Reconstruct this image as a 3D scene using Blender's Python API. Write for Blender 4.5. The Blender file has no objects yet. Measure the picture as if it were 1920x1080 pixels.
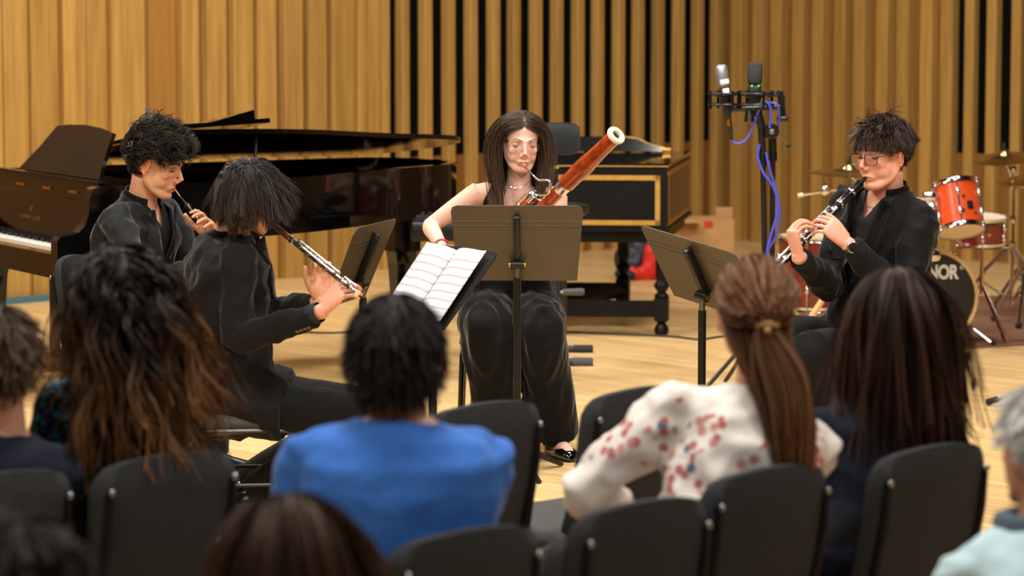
import bpy, math, random
import numpy as np
from mathutils import Vector, Matrix, noise
from mathutils.bvhtree import BVHTree

random.seed(7)
rng = np.random.default_rng(7)
SC = bpy.context.scene
COL = SC.collection
R = math.radians

# ------------------------------------------------------------------ camera
F = 6000.0                      # focal length in pixels of the 1920 x 1080 frame
CAM_H = 1.9
PITCH = math.atan(581.0 / F)
cam_d = bpy.data.cameras.new('camera')
cam_d.sensor_width = 36.0
cam_d.lens = F / 1920.0 * 36.0
cam_d.clip_end = 100
cam_d.dof.use_dof = True
cam_d.dof.focus_distance = 11.9
cam_d.dof.aperture_fstop = 3.6
cam = bpy.data.objects.new('camera', cam_d)
COL.objects.link(cam)
cam.location = (0, 0, CAM_H)
cam.rotation_euler = (math.pi / 2 - PITCH, 0, 0)
SC.camera = cam

# ------------------------------------------------------------------ world, lights, exposure
SC.view_settings.view_transform = 'Standard'
SC.view_settings.look = 'None'
SC.view_settings.gamma = 1.0
SC.view_settings.exposure = -0.15
SC.view_settings.use_curve_mapping = False
world = bpy.data.worlds.new('world')
SC.world = world
world.use_nodes = True
world.node_tree.nodes['Background'].inputs[0].default_value = (1.0, 0.86, 0.68, 1)
world.node_tree.nodes['Background'].inputs[1].default_value = 0.02

def area(loc, target, size, power, color=(1.0, 0.94, 0.85)):
    l = bpy.data.lights.new('hall_and_fill_light', 'AREA')
    l.shape = 'SQUARE'
    l.size = size
    l.energy = power
    l.color = color
    o = bpy.data.objects.new('hall_and_fill_light', l)
    COL.objects.link(o)
    o.location = loc
    o.rotation_euler = (Vector(target) - Vector(loc)).to_track_quat('-Z', 'Y').to_euler()
    return o

# rows of ceiling floods: over the stage, in front of it, over the seats; then added fill lamps
area((-2.2, 12.6, 5.2), (-1.8, 13.2, 0), 1.0, 235)
area((1.6, 12.4, 5.2), (1.2, 13.0, 0), 1.0, 235)
area((-2.6, 15.4, 5.2), (-2.2, 17.6, 0.5), 1.0, 132)
area((2.4, 16.6, 5.2), (2.4, 18.6, 0.5), 1.0, 78)
area((-0.4, 17.0, 5.2), (-0.2, 19.0, 0.5), 1.0, 120)
area((-3.6, 9.2, 5.2), (-0.6, 13.0, 0.8), 0.9, 205)
area((3.4, 8.8, 5.2), (1.0, 12.6, 0.8), 0.9, 205)
area((-0.2, 7.0, 5.2), (0.0, 7.4, 0), 1.2, 220)
area((0.6, 2.4, 5.2), (0.2, 6.4, 0.6), 1.2, 60)  # added fill behind the seats, brightens the listeners' backs
area((-2.6, 4.4, 5.2), (-0.5, 12.6, 1.0), 0.9, 150)  # added front fill from the left, brightens the players' faces
area((2.6, 4.2, 5.2), (0.6, 12.4, 1.0), 0.9, 150)  # matching added front fill from the right


# ------------------------------------------------------------------ pixel -> place helpers (used once, to find where things stand)
def P(px, py, Y):
    u = (px - 960.0) / F
    v = (540.0 - py) / F
    dy = math.cos(PITCH) + v * math.sin(PITCH)
    dz = -math.sin(PITCH) + v * math.cos(PITCH)
    return Vector((u * Y / dy, Y, CAM_H + dz * Y / dy))

def G(px, py):
    u = (px - 960.0) / F
    v = (540.0 - py) / F
    dy = math.cos(PITCH) + v * math.sin(PITCH)
    dz = -math.sin(PITCH) + v * math.cos(PITCH)
    t = -CAM_H / dz
    return Vector((u * t, dy * t, 0))

def fwd(a):
    return Vector((math.sin(R(a)), math.cos(R(a)), 0))

def rgt(a):
    return Vector((math.cos(R(a)), -math.sin(R(a)), 0))

def frame(loc, a, tilt=0.0):
    """matrix whose +Y points along heading a (0 = away from the camera, clockwise), X to its right"""
    return Matrix.Translation(Vector(loc)) @ Matrix.Rotation(-R(a), 4, 'Z') @ Matrix.Rotation(tilt, 4, 'X')

# ------------------------------------------------------------------ mesh builder
class MB:
    def __init__(s):
        s.v = []; s.f = []; s.m = []; s.mi = 0

    def add(s, verts, faces, mi=None):
        o = len(s.v)
        s.v.extend([tuple(p) for p in verts])
        s.f.extend([tuple(i + o for i in f) for f in faces])
        s.m.extend([s.mi if mi is None else mi] * len(faces))
        return s

    def box(s, c, size, M=None, taper=1.0, mi=None):
        x, y, z = size[0] / 2, size[1] / 2, size[2] / 2
        vs = []
        for k in (-1, 1):
            t = taper if k > 0 else 1.0
            for (a, b) in ((-1, -1), (1, -1), (1, 1), (-1, 1)):
                vs.append(Vector((c[0] + a * x * t, c[1] + b * y * t, c[2] + k * z)))
        if M is not None:
            vs = [M @ p for p in vs]
        return s.add(vs, [(3, 2, 1, 0), (4, 5, 6, 7), (0, 1, 5, 4), (1, 2, 6, 5), (2, 3, 7, 6), (3, 0, 4, 7)], mi)

    def rbox(s, c, size, r=.01, M=None, mi=None):
        """box with chamfered vertical and horizontal edges"""
        x, y, z = size[0] / 2, size[1] / 2, size[2] / 2
        r = min(r, x * .9, y * .9, z * .9)
        k = r * .3
        def ring(i, zz):
            X, Y = x - i, y - i
            q = r
            return [(-X + q, -Y), (X - q, -Y), (X - q + q * .7, -Y + q * .3), (X, -Y + q), (X, Y - q), (X - q * .3, Y - q * .3), (X - q, Y), (-X + q, Y),
                    (-X + q * .3, Y - q * .3), (-X, Y - q), (-X, -Y + q), (-X + q * .3, -Y + q * .3)], zz
        rings = [ring(r * .9, -z), ring(k, -z + k), ring(0, -z + r), ring(0, z - r), ring(k, z - k), ring(r * .9, z)]
        vs = []
        for pts, zz in rings:
            for p in pts:
                vs.append(Vector((c[0] + p[0], c[1] + p[1], c[2] + zz)))
        n = 12
        fs = []
        for i in range(5):
            for j in range(n):
                fs.append((i * n + j, i * n + (j + 1) % n, (i + 1) * n + (j + 1) % n, (i + 1) * n + j))
        fs.append(tuple(reversed(range(n))))
        fs.append(tuple(range(5 * n, 6 * n)))
        if M is not None:
            vs = [M @ p for p in vs]
        return s.add(vs, fs, mi)

    def tube(s, pts, radii, n=8, caps=True, mi=None, flat=1.0, up=None, close=False):
        pts = [Vector(p) for p in pts]
        if not hasattr(radii, '__len__'):
            radii = [radii] * len(pts)
        K = len(pts)
        vs = []
        d0 = (pts[1] - pts[0]).normalized()
        u = Vector(up) if up is not None else (Vector((0, 0, 1)) if abs(d0.z) < .9 else Vector((1, 0, 0)))
        for i in range(K):
            if close:
                d = (pts[(i + 1) % K] - pts[i - 1]).normalized()
            elif i == 0:
                d = d0
            elif i == K - 1:
                d = (pts[-1] - pts[-2]).normalized()
            else:
                d = ((pts[i] - pts[i - 1]).normalized() + (pts[i + 1] - pts[i]).normalized()).normalized()
            u = (u - d * u.dot(d)).normalized()
            w = d.cross(u)
            for j in range(n):
                a = 2 * math.pi * j / n
                vs.append(pts[i] + (w * math.cos(a) + u * (math.sin(a) * flat)) * radii[i])
        fs = []
        for i in range(K if close else K - 1):
            i2 = (i + 1) % K
            for j in range(n):
                fs.append((i * n + j, i * n + (j + 1) % n, i2 * n + (j + 1) % n, i2 * n + j))
        if caps and not close:
            fs.append(tuple(reversed(range(n))))
            fs.append(tuple(range((K - 1) * n, K * n)))
        return s.add(vs, fs, mi)

    def lathe(s, prof, M=None, n=24, mi=None, caps=True):
        vs = []
        for (r, z) in prof:
            for j in range(n):
                a = 2 * math.pi * j / n
                vs.append(Vector((r * math.cos(a), r * math.sin(a), z)))
        K = len(prof)
        fs = []
        for i in range(K - 1):
            for j in range(n):
                fs.append((i * n + j, i * n + (j + 1) % n, (i + 1) * n + (j + 1) % n, (i + 1) * n + j))
        if caps:
            fs.append(tuple(reversed(range(n))))
            fs.append(tuple(range((K - 1) * n, K * n)))
        if M is not None:
            vs = [M @ p for p in vs]
        return s.add(vs, fs, mi)

    def prism(s, poly, z0, z1, M=None, mi=None):
        n = len(poly)
        vs = [Vector((p[0], p[1], z0)) for p in poly] + [Vector((p[0], p[1], z1)) for p in poly]
        fs = [tuple(reversed(range(n))), tuple(range(n, 2 * n))]
        for j in range(n):
            fs.append((j, (j + 1) % n, n + (j + 1) % n, n + j))
        if M is not None:
            vs = [M @ p for p in vs]
        return s.add(vs, fs, mi)

    def ball(s, c, r, M=None, nu=16, nv=10, mi=None, keep=None):
        if not hasattr(r, '__len__'):
            r = (r, r, r)
        vs = [Vector((c[0], c[1], c[2] - r[2]))]
        for i in range(1, nv):
            e = -math.pi / 2 + math.pi * i / nv
            for j in range(nu):
                a = 2 * math.pi * j / nu
                vs.append(Vector((c[0] + r[0] * math.cos(e) * math.cos(a), c[1] + r[1] * math.cos(e) * math.sin(a), c[2] + r[2] * math.sin(e))))
        vs.append(Vector((c[0], c[1], c[2] + r[2])))
        fs = [(0, 1 + (j + 1) % nu, 1 + j) for j in range(nu)]
        for i in range(nv - 2):
            for j in range(nu):
                a = 1 + i * nu
                fs.append((a + j, a + (j + 1) % nu, a + nu + (j + 1) % nu, a + nu + j))
        t = len(vs) - 1
        a = 1 + (nv - 2) * nu
        fs += [(a + j, a + (j + 1) % nu, t) for j in range(nu)]
        if keep is not None:
            fs = [f for f in fs if keep(sum((vs[i] for i in f), Vector()) / len(f))]
        if M is not None:
            vs = [M @ p for p in vs]
        return s.add(vs, fs, mi)

    def loft(s, rings, mi=None, n=28):
        """rings: (centre, right, forward, half width, depth front, depth back, exponent)"""
        vs = []
        for (c, r, f, a, bf, bb, e) in rings:
            for j in range(n):
                t = 2 * math.pi * j / n
                cx, sy = math.cos(t), math.sin(t)
                x = a * math.copysign(abs(cx) ** (2 / e), cx)
                y = (bf if sy > 0 else bb) * math.copysign(abs(sy) ** (2 / e), sy)
                vs.append(c + r * x + f * y)
        fs = []
        for i in range(len(rings) - 1):
            for j in range(n):
                fs.append((i * n + j, i * n + (j + 1) % n, (i + 1) * n + (j + 1) % n, (i + 1) * n + j))
        fs.append(tuple(reversed(range(n))))
        fs.append(tuple(range((len(rings) - 1) * n, len(rings) * n)))
        return s.add(vs, fs, mi)

    def mesh(s, name='mesh'):
        me = bpy.data.meshes.new(name)
        me.from_pydata(s.v, [], s.f)
        me.update()
        return me

    def build(s, name, mats, parent=None, origin=None, smooth=40):
        if not isinstance(mats, (list, tuple)):
            mats = [mats]
        me = s.mesh(name)
        o0 = Vector(origin) if origin is not None else (base_of(parent) if parent is not None else Vector((0, 0, 0)))
        if o0.length > 0:
            me.transform(Matrix.Translation(-o0))
        for m in mats:
            me.materials.append(m)
        if len(mats) > 1:
            me.polygons.foreach_set('material_index', s.m)
        if smooth:
            me.polygons.foreach_set('use_smooth', [True] * len(me.polygons))
            me.set_sharp_from_angle(angle=R(smooth))
        o = bpy.data.objects.new(name, me)
        COL.objects.link(o)
        if parent is not None:
            o.parent = parent
        else:
            o.location = o0
        return o

BASE = {}
def base_of(o):
    b = Vector((0, 0, 0))
    while o is not None:
        b += Vector(o.location)
        o = o.parent
    return b

def tag(o, label, cat=None, group=None, kind=None):
    o['label'] = label
    if cat: o['category'] = cat
    if group: o['group'] = group
    if kind: o['kind'] = kind
    return o

def thing(name, label, cat, loc=(0, 0, 0), group=None):
    o = bpy.data.objects.new(name, None)
    o.empty_display_size = .1
    COL.objects.link(o)
    o.location = loc
    return tag(o, label, cat, group)

def copy_tree(o, parent=None):
    c = o.copy()
    COL.objects.link(c)
    c.parent = parent
    for ch in o.children:
        copy_tree(ch, c)
    return c

def catmull(pts, n=6, close=False):
    pts = [Vector(p) for p in pts]
    out = []
    K = len(pts)
    for i in range(K if close else K - 1):
        if close:
            p0, p1, p2, p3 = pts[i - 1], pts[i], pts[(i + 1) % K], pts[(i + 2) % K]
        else:
            p1, p2 = pts[i], pts[i + 1]
            p0 = pts[i - 1] if i > 0 else p1 * 2 - p2
            p3 = pts[i + 2] if i + 2 < K else p2 * 2 - p1
        for k in range(n):
            t = k / n
            out.append(.5 * ((2 * p1) + (p2 - p0) * t + (2 * p0 - 5 * p1 + 4 * p2 - p3) * t * t + (3 * p1 - p0 - 3 * p2 + p3) * t ** 3))
    if not close:
        out.append(pts[-1].copy())
    return out

def remesh(mb, voxel, smooth=4, fac=.5):
    me = mb.mesh('tmp')
    ob = bpy.data.objects.new('tmp', me)
    COL.objects.link(ob)
    m = ob.modifiers.new('r', 'REMESH')
    m.mode = 'VOXEL'
    m.voxel_size = voxel
    m.use_smooth_shade = True
    if smooth:
        sm = ob.modifiers.new('s', 'SMOOTH')
        sm.iterations = smooth
        sm.factor = fac
    dg = bpy.context.evaluated_depsgraph_get()
    dg.update()
    me2 = bpy.data.meshes.new_from_object(ob.evaluated_get(dg))
    bpy.data.objects.remove(ob)
    bpy.data.meshes.remove(me)
    return me2

def get_co(me):
    a = np.empty(len(me.vertices) * 3, dtype=np.float32)
    me.vertices.foreach_get('co', a)
    return a.reshape(-1, 3).astype(np.float64)

def set_co(me, co):
    me.vertices.foreach_set('co', co.astype(np.float32).ravel())
    me.update()

def get_no(me):
    a = np.empty(len(me.vertices) * 3, dtype=np.float32)
    me.vertices.foreach_get('normal', a)
    return a.reshape(-1, 3).astype(np.float64)

def join_meshes(meshes, name):
    """several meshes -> one; material index of mesh i stays i when told so"""
    vs, ls, lt, mi = [], [], [], []
    off = 0
    for k, me in enumerate(meshes):
        vs.append(get_co(me))
        a = np.empty(len(me.loops), dtype=np.int32); me.loops.foreach_get('vertex_index', a)
        ls.append(a + off)
        b = np.empty(len(me.polygons), dtype=np.int32); me.polygons.foreach_get('loop_total', b)
        lt.append(b)
        off += len(me.vertices)
    return raw_mesh(name, np.concatenate(vs), np.concatenate(ls), np.concatenate(lt))

def raw_mesh(name, co, loops, totals):
    me = bpy.data.meshes.new(name)
    me.vertices.add(len(co)); me.vertices.foreach_set('co', np.asarray(co, dtype=np.float32).ravel())
    me.loops.add(len(loops)); me.loops.foreach_set('vertex_index', np.asarray(loops, dtype=np.int32))
    me.polygons.add(len(totals))
    st = np.concatenate([[0], np.cumsum(totals)[:-1]]).astype(np.int32)
    me.polygons.foreach_set('loop_start', st)
    me.polygons.foreach_set('use_smooth', np.ones(len(totals), dtype=bool))
    me.update(calc_edges=True)
    return me

def set_col(me, rgb):
    a = me.color_attributes.new('Col', 'FLOAT_COLOR', 'POINT')
    c = np.ones((len(me.vertices), 4), dtype=np.float32)
    c[:, :3] = rgb
    a.data.foreach_set('color', c.ravel())

def put(me, name, mats, parent):
    me.transform(Matrix.Translation(-base_of(parent)))
    for m in (mats if isinstance(mats, (list, tuple)) else [mats]):
        me.materials.append(m)
    o = bpy.data.objects.new(name, me)
    COL.objects.link(o)
    o.parent = parent
    return o

# ------------------------------------------------------------------ materials
MATS = {}
def srgb(c):
    return tuple(((x / 255.0) / 12.92 if x / 255.0 <= .04045 else (((x / 255.0) + .055) / 1.055) ** 2.4) for x in c)

def mat(name, rgb, rough=.5, metal=0.0, var=0.0, vscale=20.0, bump=0.0, bscale=60.0, coat=0.0, sheen=0.0, spec=.5, attr=False, emit=None, stretch=None, sss=0.0):
    m = bpy.data.materials.new(name)
    m.use_nodes = True
    nt = m.node_tree
    b = nt.nodes['Principled BSDF']
    c = srgb(rgb)
    b.inputs['Base Color'].default_value = (*c, 1)
    b.inputs['Roughness'].default_value = rough
    b.inputs['Metallic'].default_value = metal
    b.inputs['Specular IOR Level'].default_value = spec
    b.inputs['Coat Weight'].default_value = coat
    b.inputs['Coat Roughness'].default_value = .05
    if sheen:
        b.inputs['Sheen Weight'].default_value = sheen
        b.inputs['Sheen Roughness'].default_value = .35
    if sss:
        b.inputs['Subsurface Weight'].default_value = sss
        b.inputs['Subsurface Radius'].default_value = (.012, .005, .003)
        b.inputs['Subsurface Scale'].default_value = 1.0
    tc = nt.nodes.new('ShaderNodeTexCoord')
    mp = nt.nodes.new('ShaderNodeMapping')
    nt.links.new(tc.outputs['Object'], mp.inputs['Vector'])
    if stretch:
        mp.inputs['Scale'].default_value = stretch
    src = None
    if attr:
        at = nt.nodes.new('ShaderNodeAttribute'); at.attribute_name = 'Col'
        src = at.outputs['Color']
    if var:
        n = nt.nodes.new('ShaderNodeTexNoise'); n.inputs['Scale'].default_value = vscale; n.inputs['Detail'].default_value = 5
        nt.links.new(mp.outputs['Vector'], n.inputs['Vector'])
        mr = nt.nodes.new('ShaderNodeMapRange')
        mr.inputs['From Min'].default_value = .3; mr.inputs['From Max'].default_value = .7
        mr.inputs['To Min'].default_value = 1 - var; mr.inputs['To Max'].default_value = 1 + var
        nt.links.new(n.outputs['Fac'], mr.inputs['Value'])
        mx = nt.nodes.new('ShaderNodeMix'); mx.data_type = 'RGBA'; mx.blend_type = 'MULTIPLY'
        mx.inputs[0].default_value = 1.0
        if src is None:
            mx.inputs[6].default_value = (*c, 1)
        else:
            nt.links.new(src, mx.inputs[6])
        nt.links.new(mr.outputs[0], mx.inputs[7])
        src = mx.outputs[2]
    if src is not None:
        nt.links.new(src, b.inputs['Base Color'])
    if bump:
        n2 = nt.nodes.new('ShaderNodeTexNoise'); n2.inputs['Scale'].default_value = bscale; n2.inputs['Detail'].default_value = 4
        nt.links.new(mp.outputs['Vector'], n2.inputs['Vector'])
        bp = nt.nodes.new('ShaderNodeBump'); bp.inputs['Strength'].default_value = bump; bp.inputs['Distance'].default_value = .01
        nt.links.new(n2.outputs['Fac'], bp.inputs['Height'])
        nt.links.new(bp.outputs[0], b.inputs['Normal'])
    if emit:
        b.inputs['Emission Color'].default_value = (*srgb(emit[0]), 1)
        b.inputs['Emission Strength'].default_value = emit[1]
    MATS[name] = m
    return m

def wood(name, lo, hi, scale=(9, 9, .5), rough=.45, rnd=.18, coat=0.0, ns=3.0):
    """straight-grained timber; every board gets its own tone"""
    m = bpy.data.materials.new(name); m.use_nodes = True
    nt = m.node_tree; b = nt.nodes['Principled BSDF']
    b.inputs['Roughness'].default_value = rough
    b.inputs['Coat Weight'].default_value = coat
    tc = nt.nodes.new('ShaderNodeTexCoord'); oi = nt.nodes.new('ShaderNodeObjectInfo')
    mp = nt.nodes.new('ShaderNodeMapping'); mp.inputs['Scale'].default_value = scale
    ad = nt.nodes.new('ShaderNodeVectorMath'); ad.operation = 'ADD'
    ml = nt.nodes.new('ShaderNodeMath'); ml.operation = 'MULTIPLY'; ml.inputs[1].default_value = 37.0
    nt.links.new(oi.outputs['Random'], ml.inputs[0])
    nt.links.new(tc.outputs['Object'], ad.inputs[0]); nt.links.new(ml.outputs[0], ad.inputs[1])
    nt.links.new(ad.outputs[0], mp.inputs['Vector'])
    n = nt.nodes.new('ShaderNodeTexNoise'); n.inputs['Scale'].default_value = ns; n.inputs['Detail'].default_value = 8; n.inputs['Roughness'].default_value = .6
    nt.links.new(mp.outputs[0], n.inputs['Vector'])
    cr = nt.nodes.new('ShaderNodeValToRGB')
    cr.color_ramp.elements[0].position = .32; cr.color_ramp.elements[0].color = (*srgb(lo), 1)
    cr.color_ramp.elements[1].position = .68; cr.color_ramp.elements[1].color = (*srgb(hi), 1)
    nt.links.new(n.outputs['Fac'], cr.inputs[0])
    mr = nt.nodes.new('ShaderNodeMapRange'); mr.inputs['To Min'].default_value = 1 - rnd; mr.inputs['To Max'].default_value = 1 + rnd
    ml2 = nt.nodes.new('ShaderNodeMath'); ml2.operation = 'MULTIPLY'; ml2.inputs[1].default_value = 7.31
    fr = nt.nodes.new('ShaderNodeMath'); fr.operation = 'FRACT'
    nt.links.new(oi.outputs['Random'], ml2.inputs[0]); nt.links.new(ml2.outputs[0], fr.inputs[0]); nt.links.new(fr.outputs[0], mr.inputs['Value'])
    mx = nt.nodes.new('ShaderNodeMix'); mx.data_type = 'RGBA'; mx.blend_type = 'MULTIPLY'; mx.inputs[0].default_value = 1
    nt.links.new(cr.outputs[0], mx.inputs[6]); nt.links.new(mr.outputs[0], mx.inputs[7])
    nt.links.new(mx.outputs[2], b.inputs['Base Color'])
    MATS[name] = m
    return m

wall_wood = wood('oak_panelling', (156, 117, 56), (184, 144, 76), rnd=.12)
wall_wood_shaded = wood('shaded_oak', (150, 106, 47), (166, 120, 57), rnd=.04)  # darker oak: shade of one differently facing board put into its colour
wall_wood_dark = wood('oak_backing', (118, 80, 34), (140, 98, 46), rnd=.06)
slot_black = mat('black_felt', (6, 7, 8), .95, spec=.1)
black_gloss = mat('black_lacquer', (4, 4, 4), .06, spec=.4)
brown_gloss = mat('dark_lacquer', (14, 8, 6), .1, spec=.3)
black_satin = mat('black_satin', (11, 11, 12), .4, spec=.35)
black_metal = mat('black_metal', (16, 16, 17), .32, spec=.6)
black_rubber = mat('black_rubber', (20, 21, 22), .7)
grey_rubber = mat('grey_rubber', (70, 72, 74), .7)
chrome = mat('chrome', (215, 215, 220), .12, 1.0)
silver = mat('silver_plate', (225, 222, 220), .2, 1.0)
steel = mat('steel', (150, 150, 155), .3, 1.0)
brass = mat('brass', (196, 150, 70), .28, 1.0)
gold_paint = mat('gold_paint', (188, 142, 58), .45, .2, var=.15, vscale=30)
ivory = mat('ivory', (236, 226, 196), .35)
key_white = mat('white_key', (238, 238, 232), .2, coat=.3)
key_black = mat('black_key', (12, 12, 12), .25)
stand_metal = mat('stand_paint', (84, 74, 60), .42, .35, var=.05, vscale=8)
stand_black = mat('stand_black', (24, 23, 22), .36, .2)
paper_white = mat('paper', (243, 243, 246), .8)
chair_fabric = mat('charcoal_weave', (50, 51, 52), .95, var=.35, vscale=260, bump=.4, bscale=420, spec=.2)
chair_fabric2 = mat('grey_weave', (78, 78, 78), .95, var=.4, vscale=240, bump=.4, bscale=420, spec=.2)
suit_black = mat('suit_cloth', (26, 27, 29), .85, var=.12, vscale=90, bump=.12, bscale=300, sheen=.25, spec=.25)
suit_black2 = mat('black_suit_cloth', (17, 17, 18), .85, var=.12, vscale=90, bump=.12, bscale=300, sheen=.12, spec=.2)
shirt_black = mat('black_shirt', (10, 10, 12), .7, spec=.3)
velvet = mat('black_velvet', (10, 10, 12), .8, sheen=.2, var=.2, vscale=8, spec=.2)
knit_black = mat('black_jersey', (9, 9, 10), .8, spec=.25)
leather = mat('black_leather', (18, 18, 19), .3, spec=.6)
patent = mat('patent_leather', (8, 8, 9), .06, coat=.8)

# ================================================================== the hall
K = Vector((1.53, 23.4, 0))                       # far corner of the hall
DA = Vector((-.69, -.7238, 0)); NA = Vector((.7238, -.69, 0))     # wall behind the piano: direction and inward normal
DB = Vector((.66, -.7513, 0)); NB = Vector((-.7513, -.66, 0))     # wall behind the drums
WALL_H = 5.4

def along(px, D):
    q = (px - 960.0) / F
    return (q * K.y - K.x) / (D.x - q * D.y)

def wall_matrix(D, N):
    M = Matrix.Identity(4)
    for i in range(3):
        M[i][0] = D[i]; M[i][1] = N[i]; M[i][2] = (0, 0, 1)[i]; M[i][3] = K[i]
    return M
MA, MBm = wall_matrix(DA, NA), wall_matrix(DB, NB)

# floor: narrow maple strips laid parallel to the right-hand wall
fm = bpy.data.materials.new('maple_strip_floor'); fm.use_nodes = True
nt = fm.node_tree; pb = nt.nodes['Principled BSDF']
tc = nt.nodes.new('ShaderNodeTexCoord'); mp = nt.nodes.new('ShaderNodeMapping')
mp.inputs['Rotation'].default_value = (0, 0, math.atan2(.7513, .66))
nt.links.new(tc.outputs['Object'], mp.inputs['Vector'])
br = nt.nodes.new('ShaderNodeTexBrick')
br.inputs['Color1'].default_value = (*srgb((232, 198, 142)), 1)
br.inputs['Color2'].default_value = (*srgb((216, 178, 120)), 1)
br.inputs['Mortar'].default_value = (*srgb((168, 124, 72)), 1)
br.inputs['Scale'].default_value = 1.0
br.inputs['Brick Width'].default_value = .95
br.inputs['Row Height'].default_value = .068
br.inputs['Mortar Size'].default_value = .0016
br.inputs['Mortar Smooth'].default_value = .3
br.inputs['Bias'].default_value = 0.0
br.offset = .37
nt.links.new(mp.outputs[0], br.inputs['Vector'])
mp2 = nt.nodes.new('ShaderNodeMapping'); mp2.inputs['Scale'].default_value = (1.2, 30, 1)
nt.links.new(mp.outputs[0], mp2.inputs['Vector'])
n1 = nt.nodes.new('ShaderNodeTexNoise'); n1.inputs['Scale'].default_value = 1.0; n1.inputs['Detail'].default_value = 6
nt.links.new(mp2.outputs[0], n1.inputs['Vector'])
mr = nt.nodes.new('ShaderNodeMapRange'); mr.inputs['From Min'].default_value = .3; mr.inputs['From Max'].default_value = .7
mr.inputs['To Min'].default_value = .86; mr.inputs['To Max'].default_value = 1.12
nt.links.new(n1.outputs['Fac'], mr.inputs['Value'])
mx = nt.nodes.new('ShaderNodeMix'); mx.data_type = 'RGBA'; mx.blend_type = 'MULTIPLY'; mx.inputs[0].default_value = 1
nt.links.new(br.outputs['Color'], mx.inputs[6]); nt.links.new(mr.outputs[0], mx.inputs[7])
nt.links.new(mx.outputs[2], pb.inputs['Base Color'])
pb.inputs['Roughness'].default_value = .36
pb.inputs['Specular IOR Level'].default_value = .45
plaster = mat('dark_paint', (44, 38, 32), .9, spec=.2)

A_LEN, B_LEN = 23.5, 19.0
c0 = K.copy(); c1 = K + DA * A_LEN; c2 = c1 + DB * B_LEN; c3 = K + DB * B_LEN
m = MB()
m.add([c0 - Vector((0, 0, .06)), c1 - Vector((0, 0, .06)), c2 - Vector((0, 0, .06)), c3 - Vector((0, 0, .06)), c0, c1, c2, c3],
      [(0, 1, 2, 3), (7, 6, 5, 4), (0, 4, 5, 1), (1, 5, 6, 2), (2, 6, 7, 3), (3, 7, 4, 0)])
fl = m.build('floor', fm, smooth=0); tag(fl, 'pale maple strip floor of the hall', kind='structure')
m = MB(); up = Vector((0, 0, WALL_H))
m.add([c0 + up, c1 + up, c2 + up, c3 + up, c0 + up * 1.02, c1 + up * 1.02, c2 + up * 1.02, c3 + up * 1.02],
      [(0, 3, 2, 1), (4, 5, 6, 7), (0, 1, 5, 4), (1, 2, 6, 5), (2, 3, 7, 6), (3, 0, 4, 7)])
ce = m.build('ceiling', plaster, smooth=0); tag(ce, 'plain plaster ceiling of the hall', kind='structure')

def wall_slab(name, M, length, material, label, t=.08):
    mb = MB(); mb.box((length / 2, -t / 2 - .0, WALL_H / 2), (length, t, WALL_H), M)
    o = mb.build(name, material, smooth=0)
    return tag(o, label, kind='structure')
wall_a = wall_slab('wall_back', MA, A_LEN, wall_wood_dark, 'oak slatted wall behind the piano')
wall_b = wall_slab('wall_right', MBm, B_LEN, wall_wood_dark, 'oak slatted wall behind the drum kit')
M3 = Matrix.Identity(4)
for i in range(3):
    M3[i][0] = DB[i]; M3[i][1] = (-DA)[i]; M3[i][2] = (0, 0, 1)[i]; M3[i][3] = c1[i]
wall_slab('wall_left', M3, B_LEN, wall_wood_dark, 'plain oak wall on the far left side')
M4 = Matrix.Identity(4)
for i in range(3):
    M4[i][0] = DA[i]; M4[i][1] = (-DB)[i]; M4[i][2] = (0, 0, 1)[i]; M4[i][3] = c3[i]
wall_slab('wall_front', M4, A_LEN, plaster, 'plain wall behind the audience')

SLOT_Z = .724
_cache = {}
def board(parent, M, t0, t1, y0, y1, z0, z1, name, material):
    """one board; boards of one size share their mesh"""
    key = (round(t1 - t0, 3), round(y1 - y0, 3), round(z1 - z0, 3), material.name)
    if key not in _cache:
        w, d, h = t1 - t0, y1 - y0, z1 - z0
        mb = MB()
        c = .004
        prof = [(-w / 2, -d / 2), (-w / 2, d / 2 - c), (-w / 2 + c, d / 2), (w / 2 - c, d / 2), (w / 2, d / 2 - c), (w / 2, -d / 2)]
        mb.prism(prof[::-1], 0, h)
        me = mb.mesh(name); me.materials.append(material)
        _cache[key] = me
    o = bpy.data.objects.new(name, _cache[key]); COL.objects.link(o)
    o.matrix_world = M @ Matrix.Translation(((t0 + t1) / 2, (y0 + y1) / 2, z0))
    o.parent = parent
    o.matrix_parent_inverse = Matrix.Identity(4)
    return o

H_S = 3.6                                        # slats run to here, plain panelling above
# --- wall behind the piano, slotted bay (from the corner leftwards)
tA0, tA1 = .10, along(718, DA)
m = MB(); m.box(((tA0 + tA1) / 2, .004, (SLOT_Z + H_S) / 2), (tA1 - tA0, .006, H_S - SLOT_Z), MA)
m.build('slot_backing', slot_black, wall_a, smooth=0)
slat_px = [747, 790, 833, 875, 917, 955.5, 996, 1035.5, 1075, 1112, 1151, 1187.5, 1225, 1262.5, 1299, 1334]
ts = [along(p, DA) for p in slat_px]
for t in ts:
    board(wall_a, MA, t - .034, t + .034, .0, .075, 0, H_S, 'slat', wall_wood)
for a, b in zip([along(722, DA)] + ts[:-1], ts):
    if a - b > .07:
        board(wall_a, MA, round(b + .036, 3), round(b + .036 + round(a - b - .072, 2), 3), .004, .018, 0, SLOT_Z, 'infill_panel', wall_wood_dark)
board(wall_a, MA, .02, ts[-1] - .09, .0, .05, 0, H_S, 'corner_panel', wall_wood)
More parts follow.
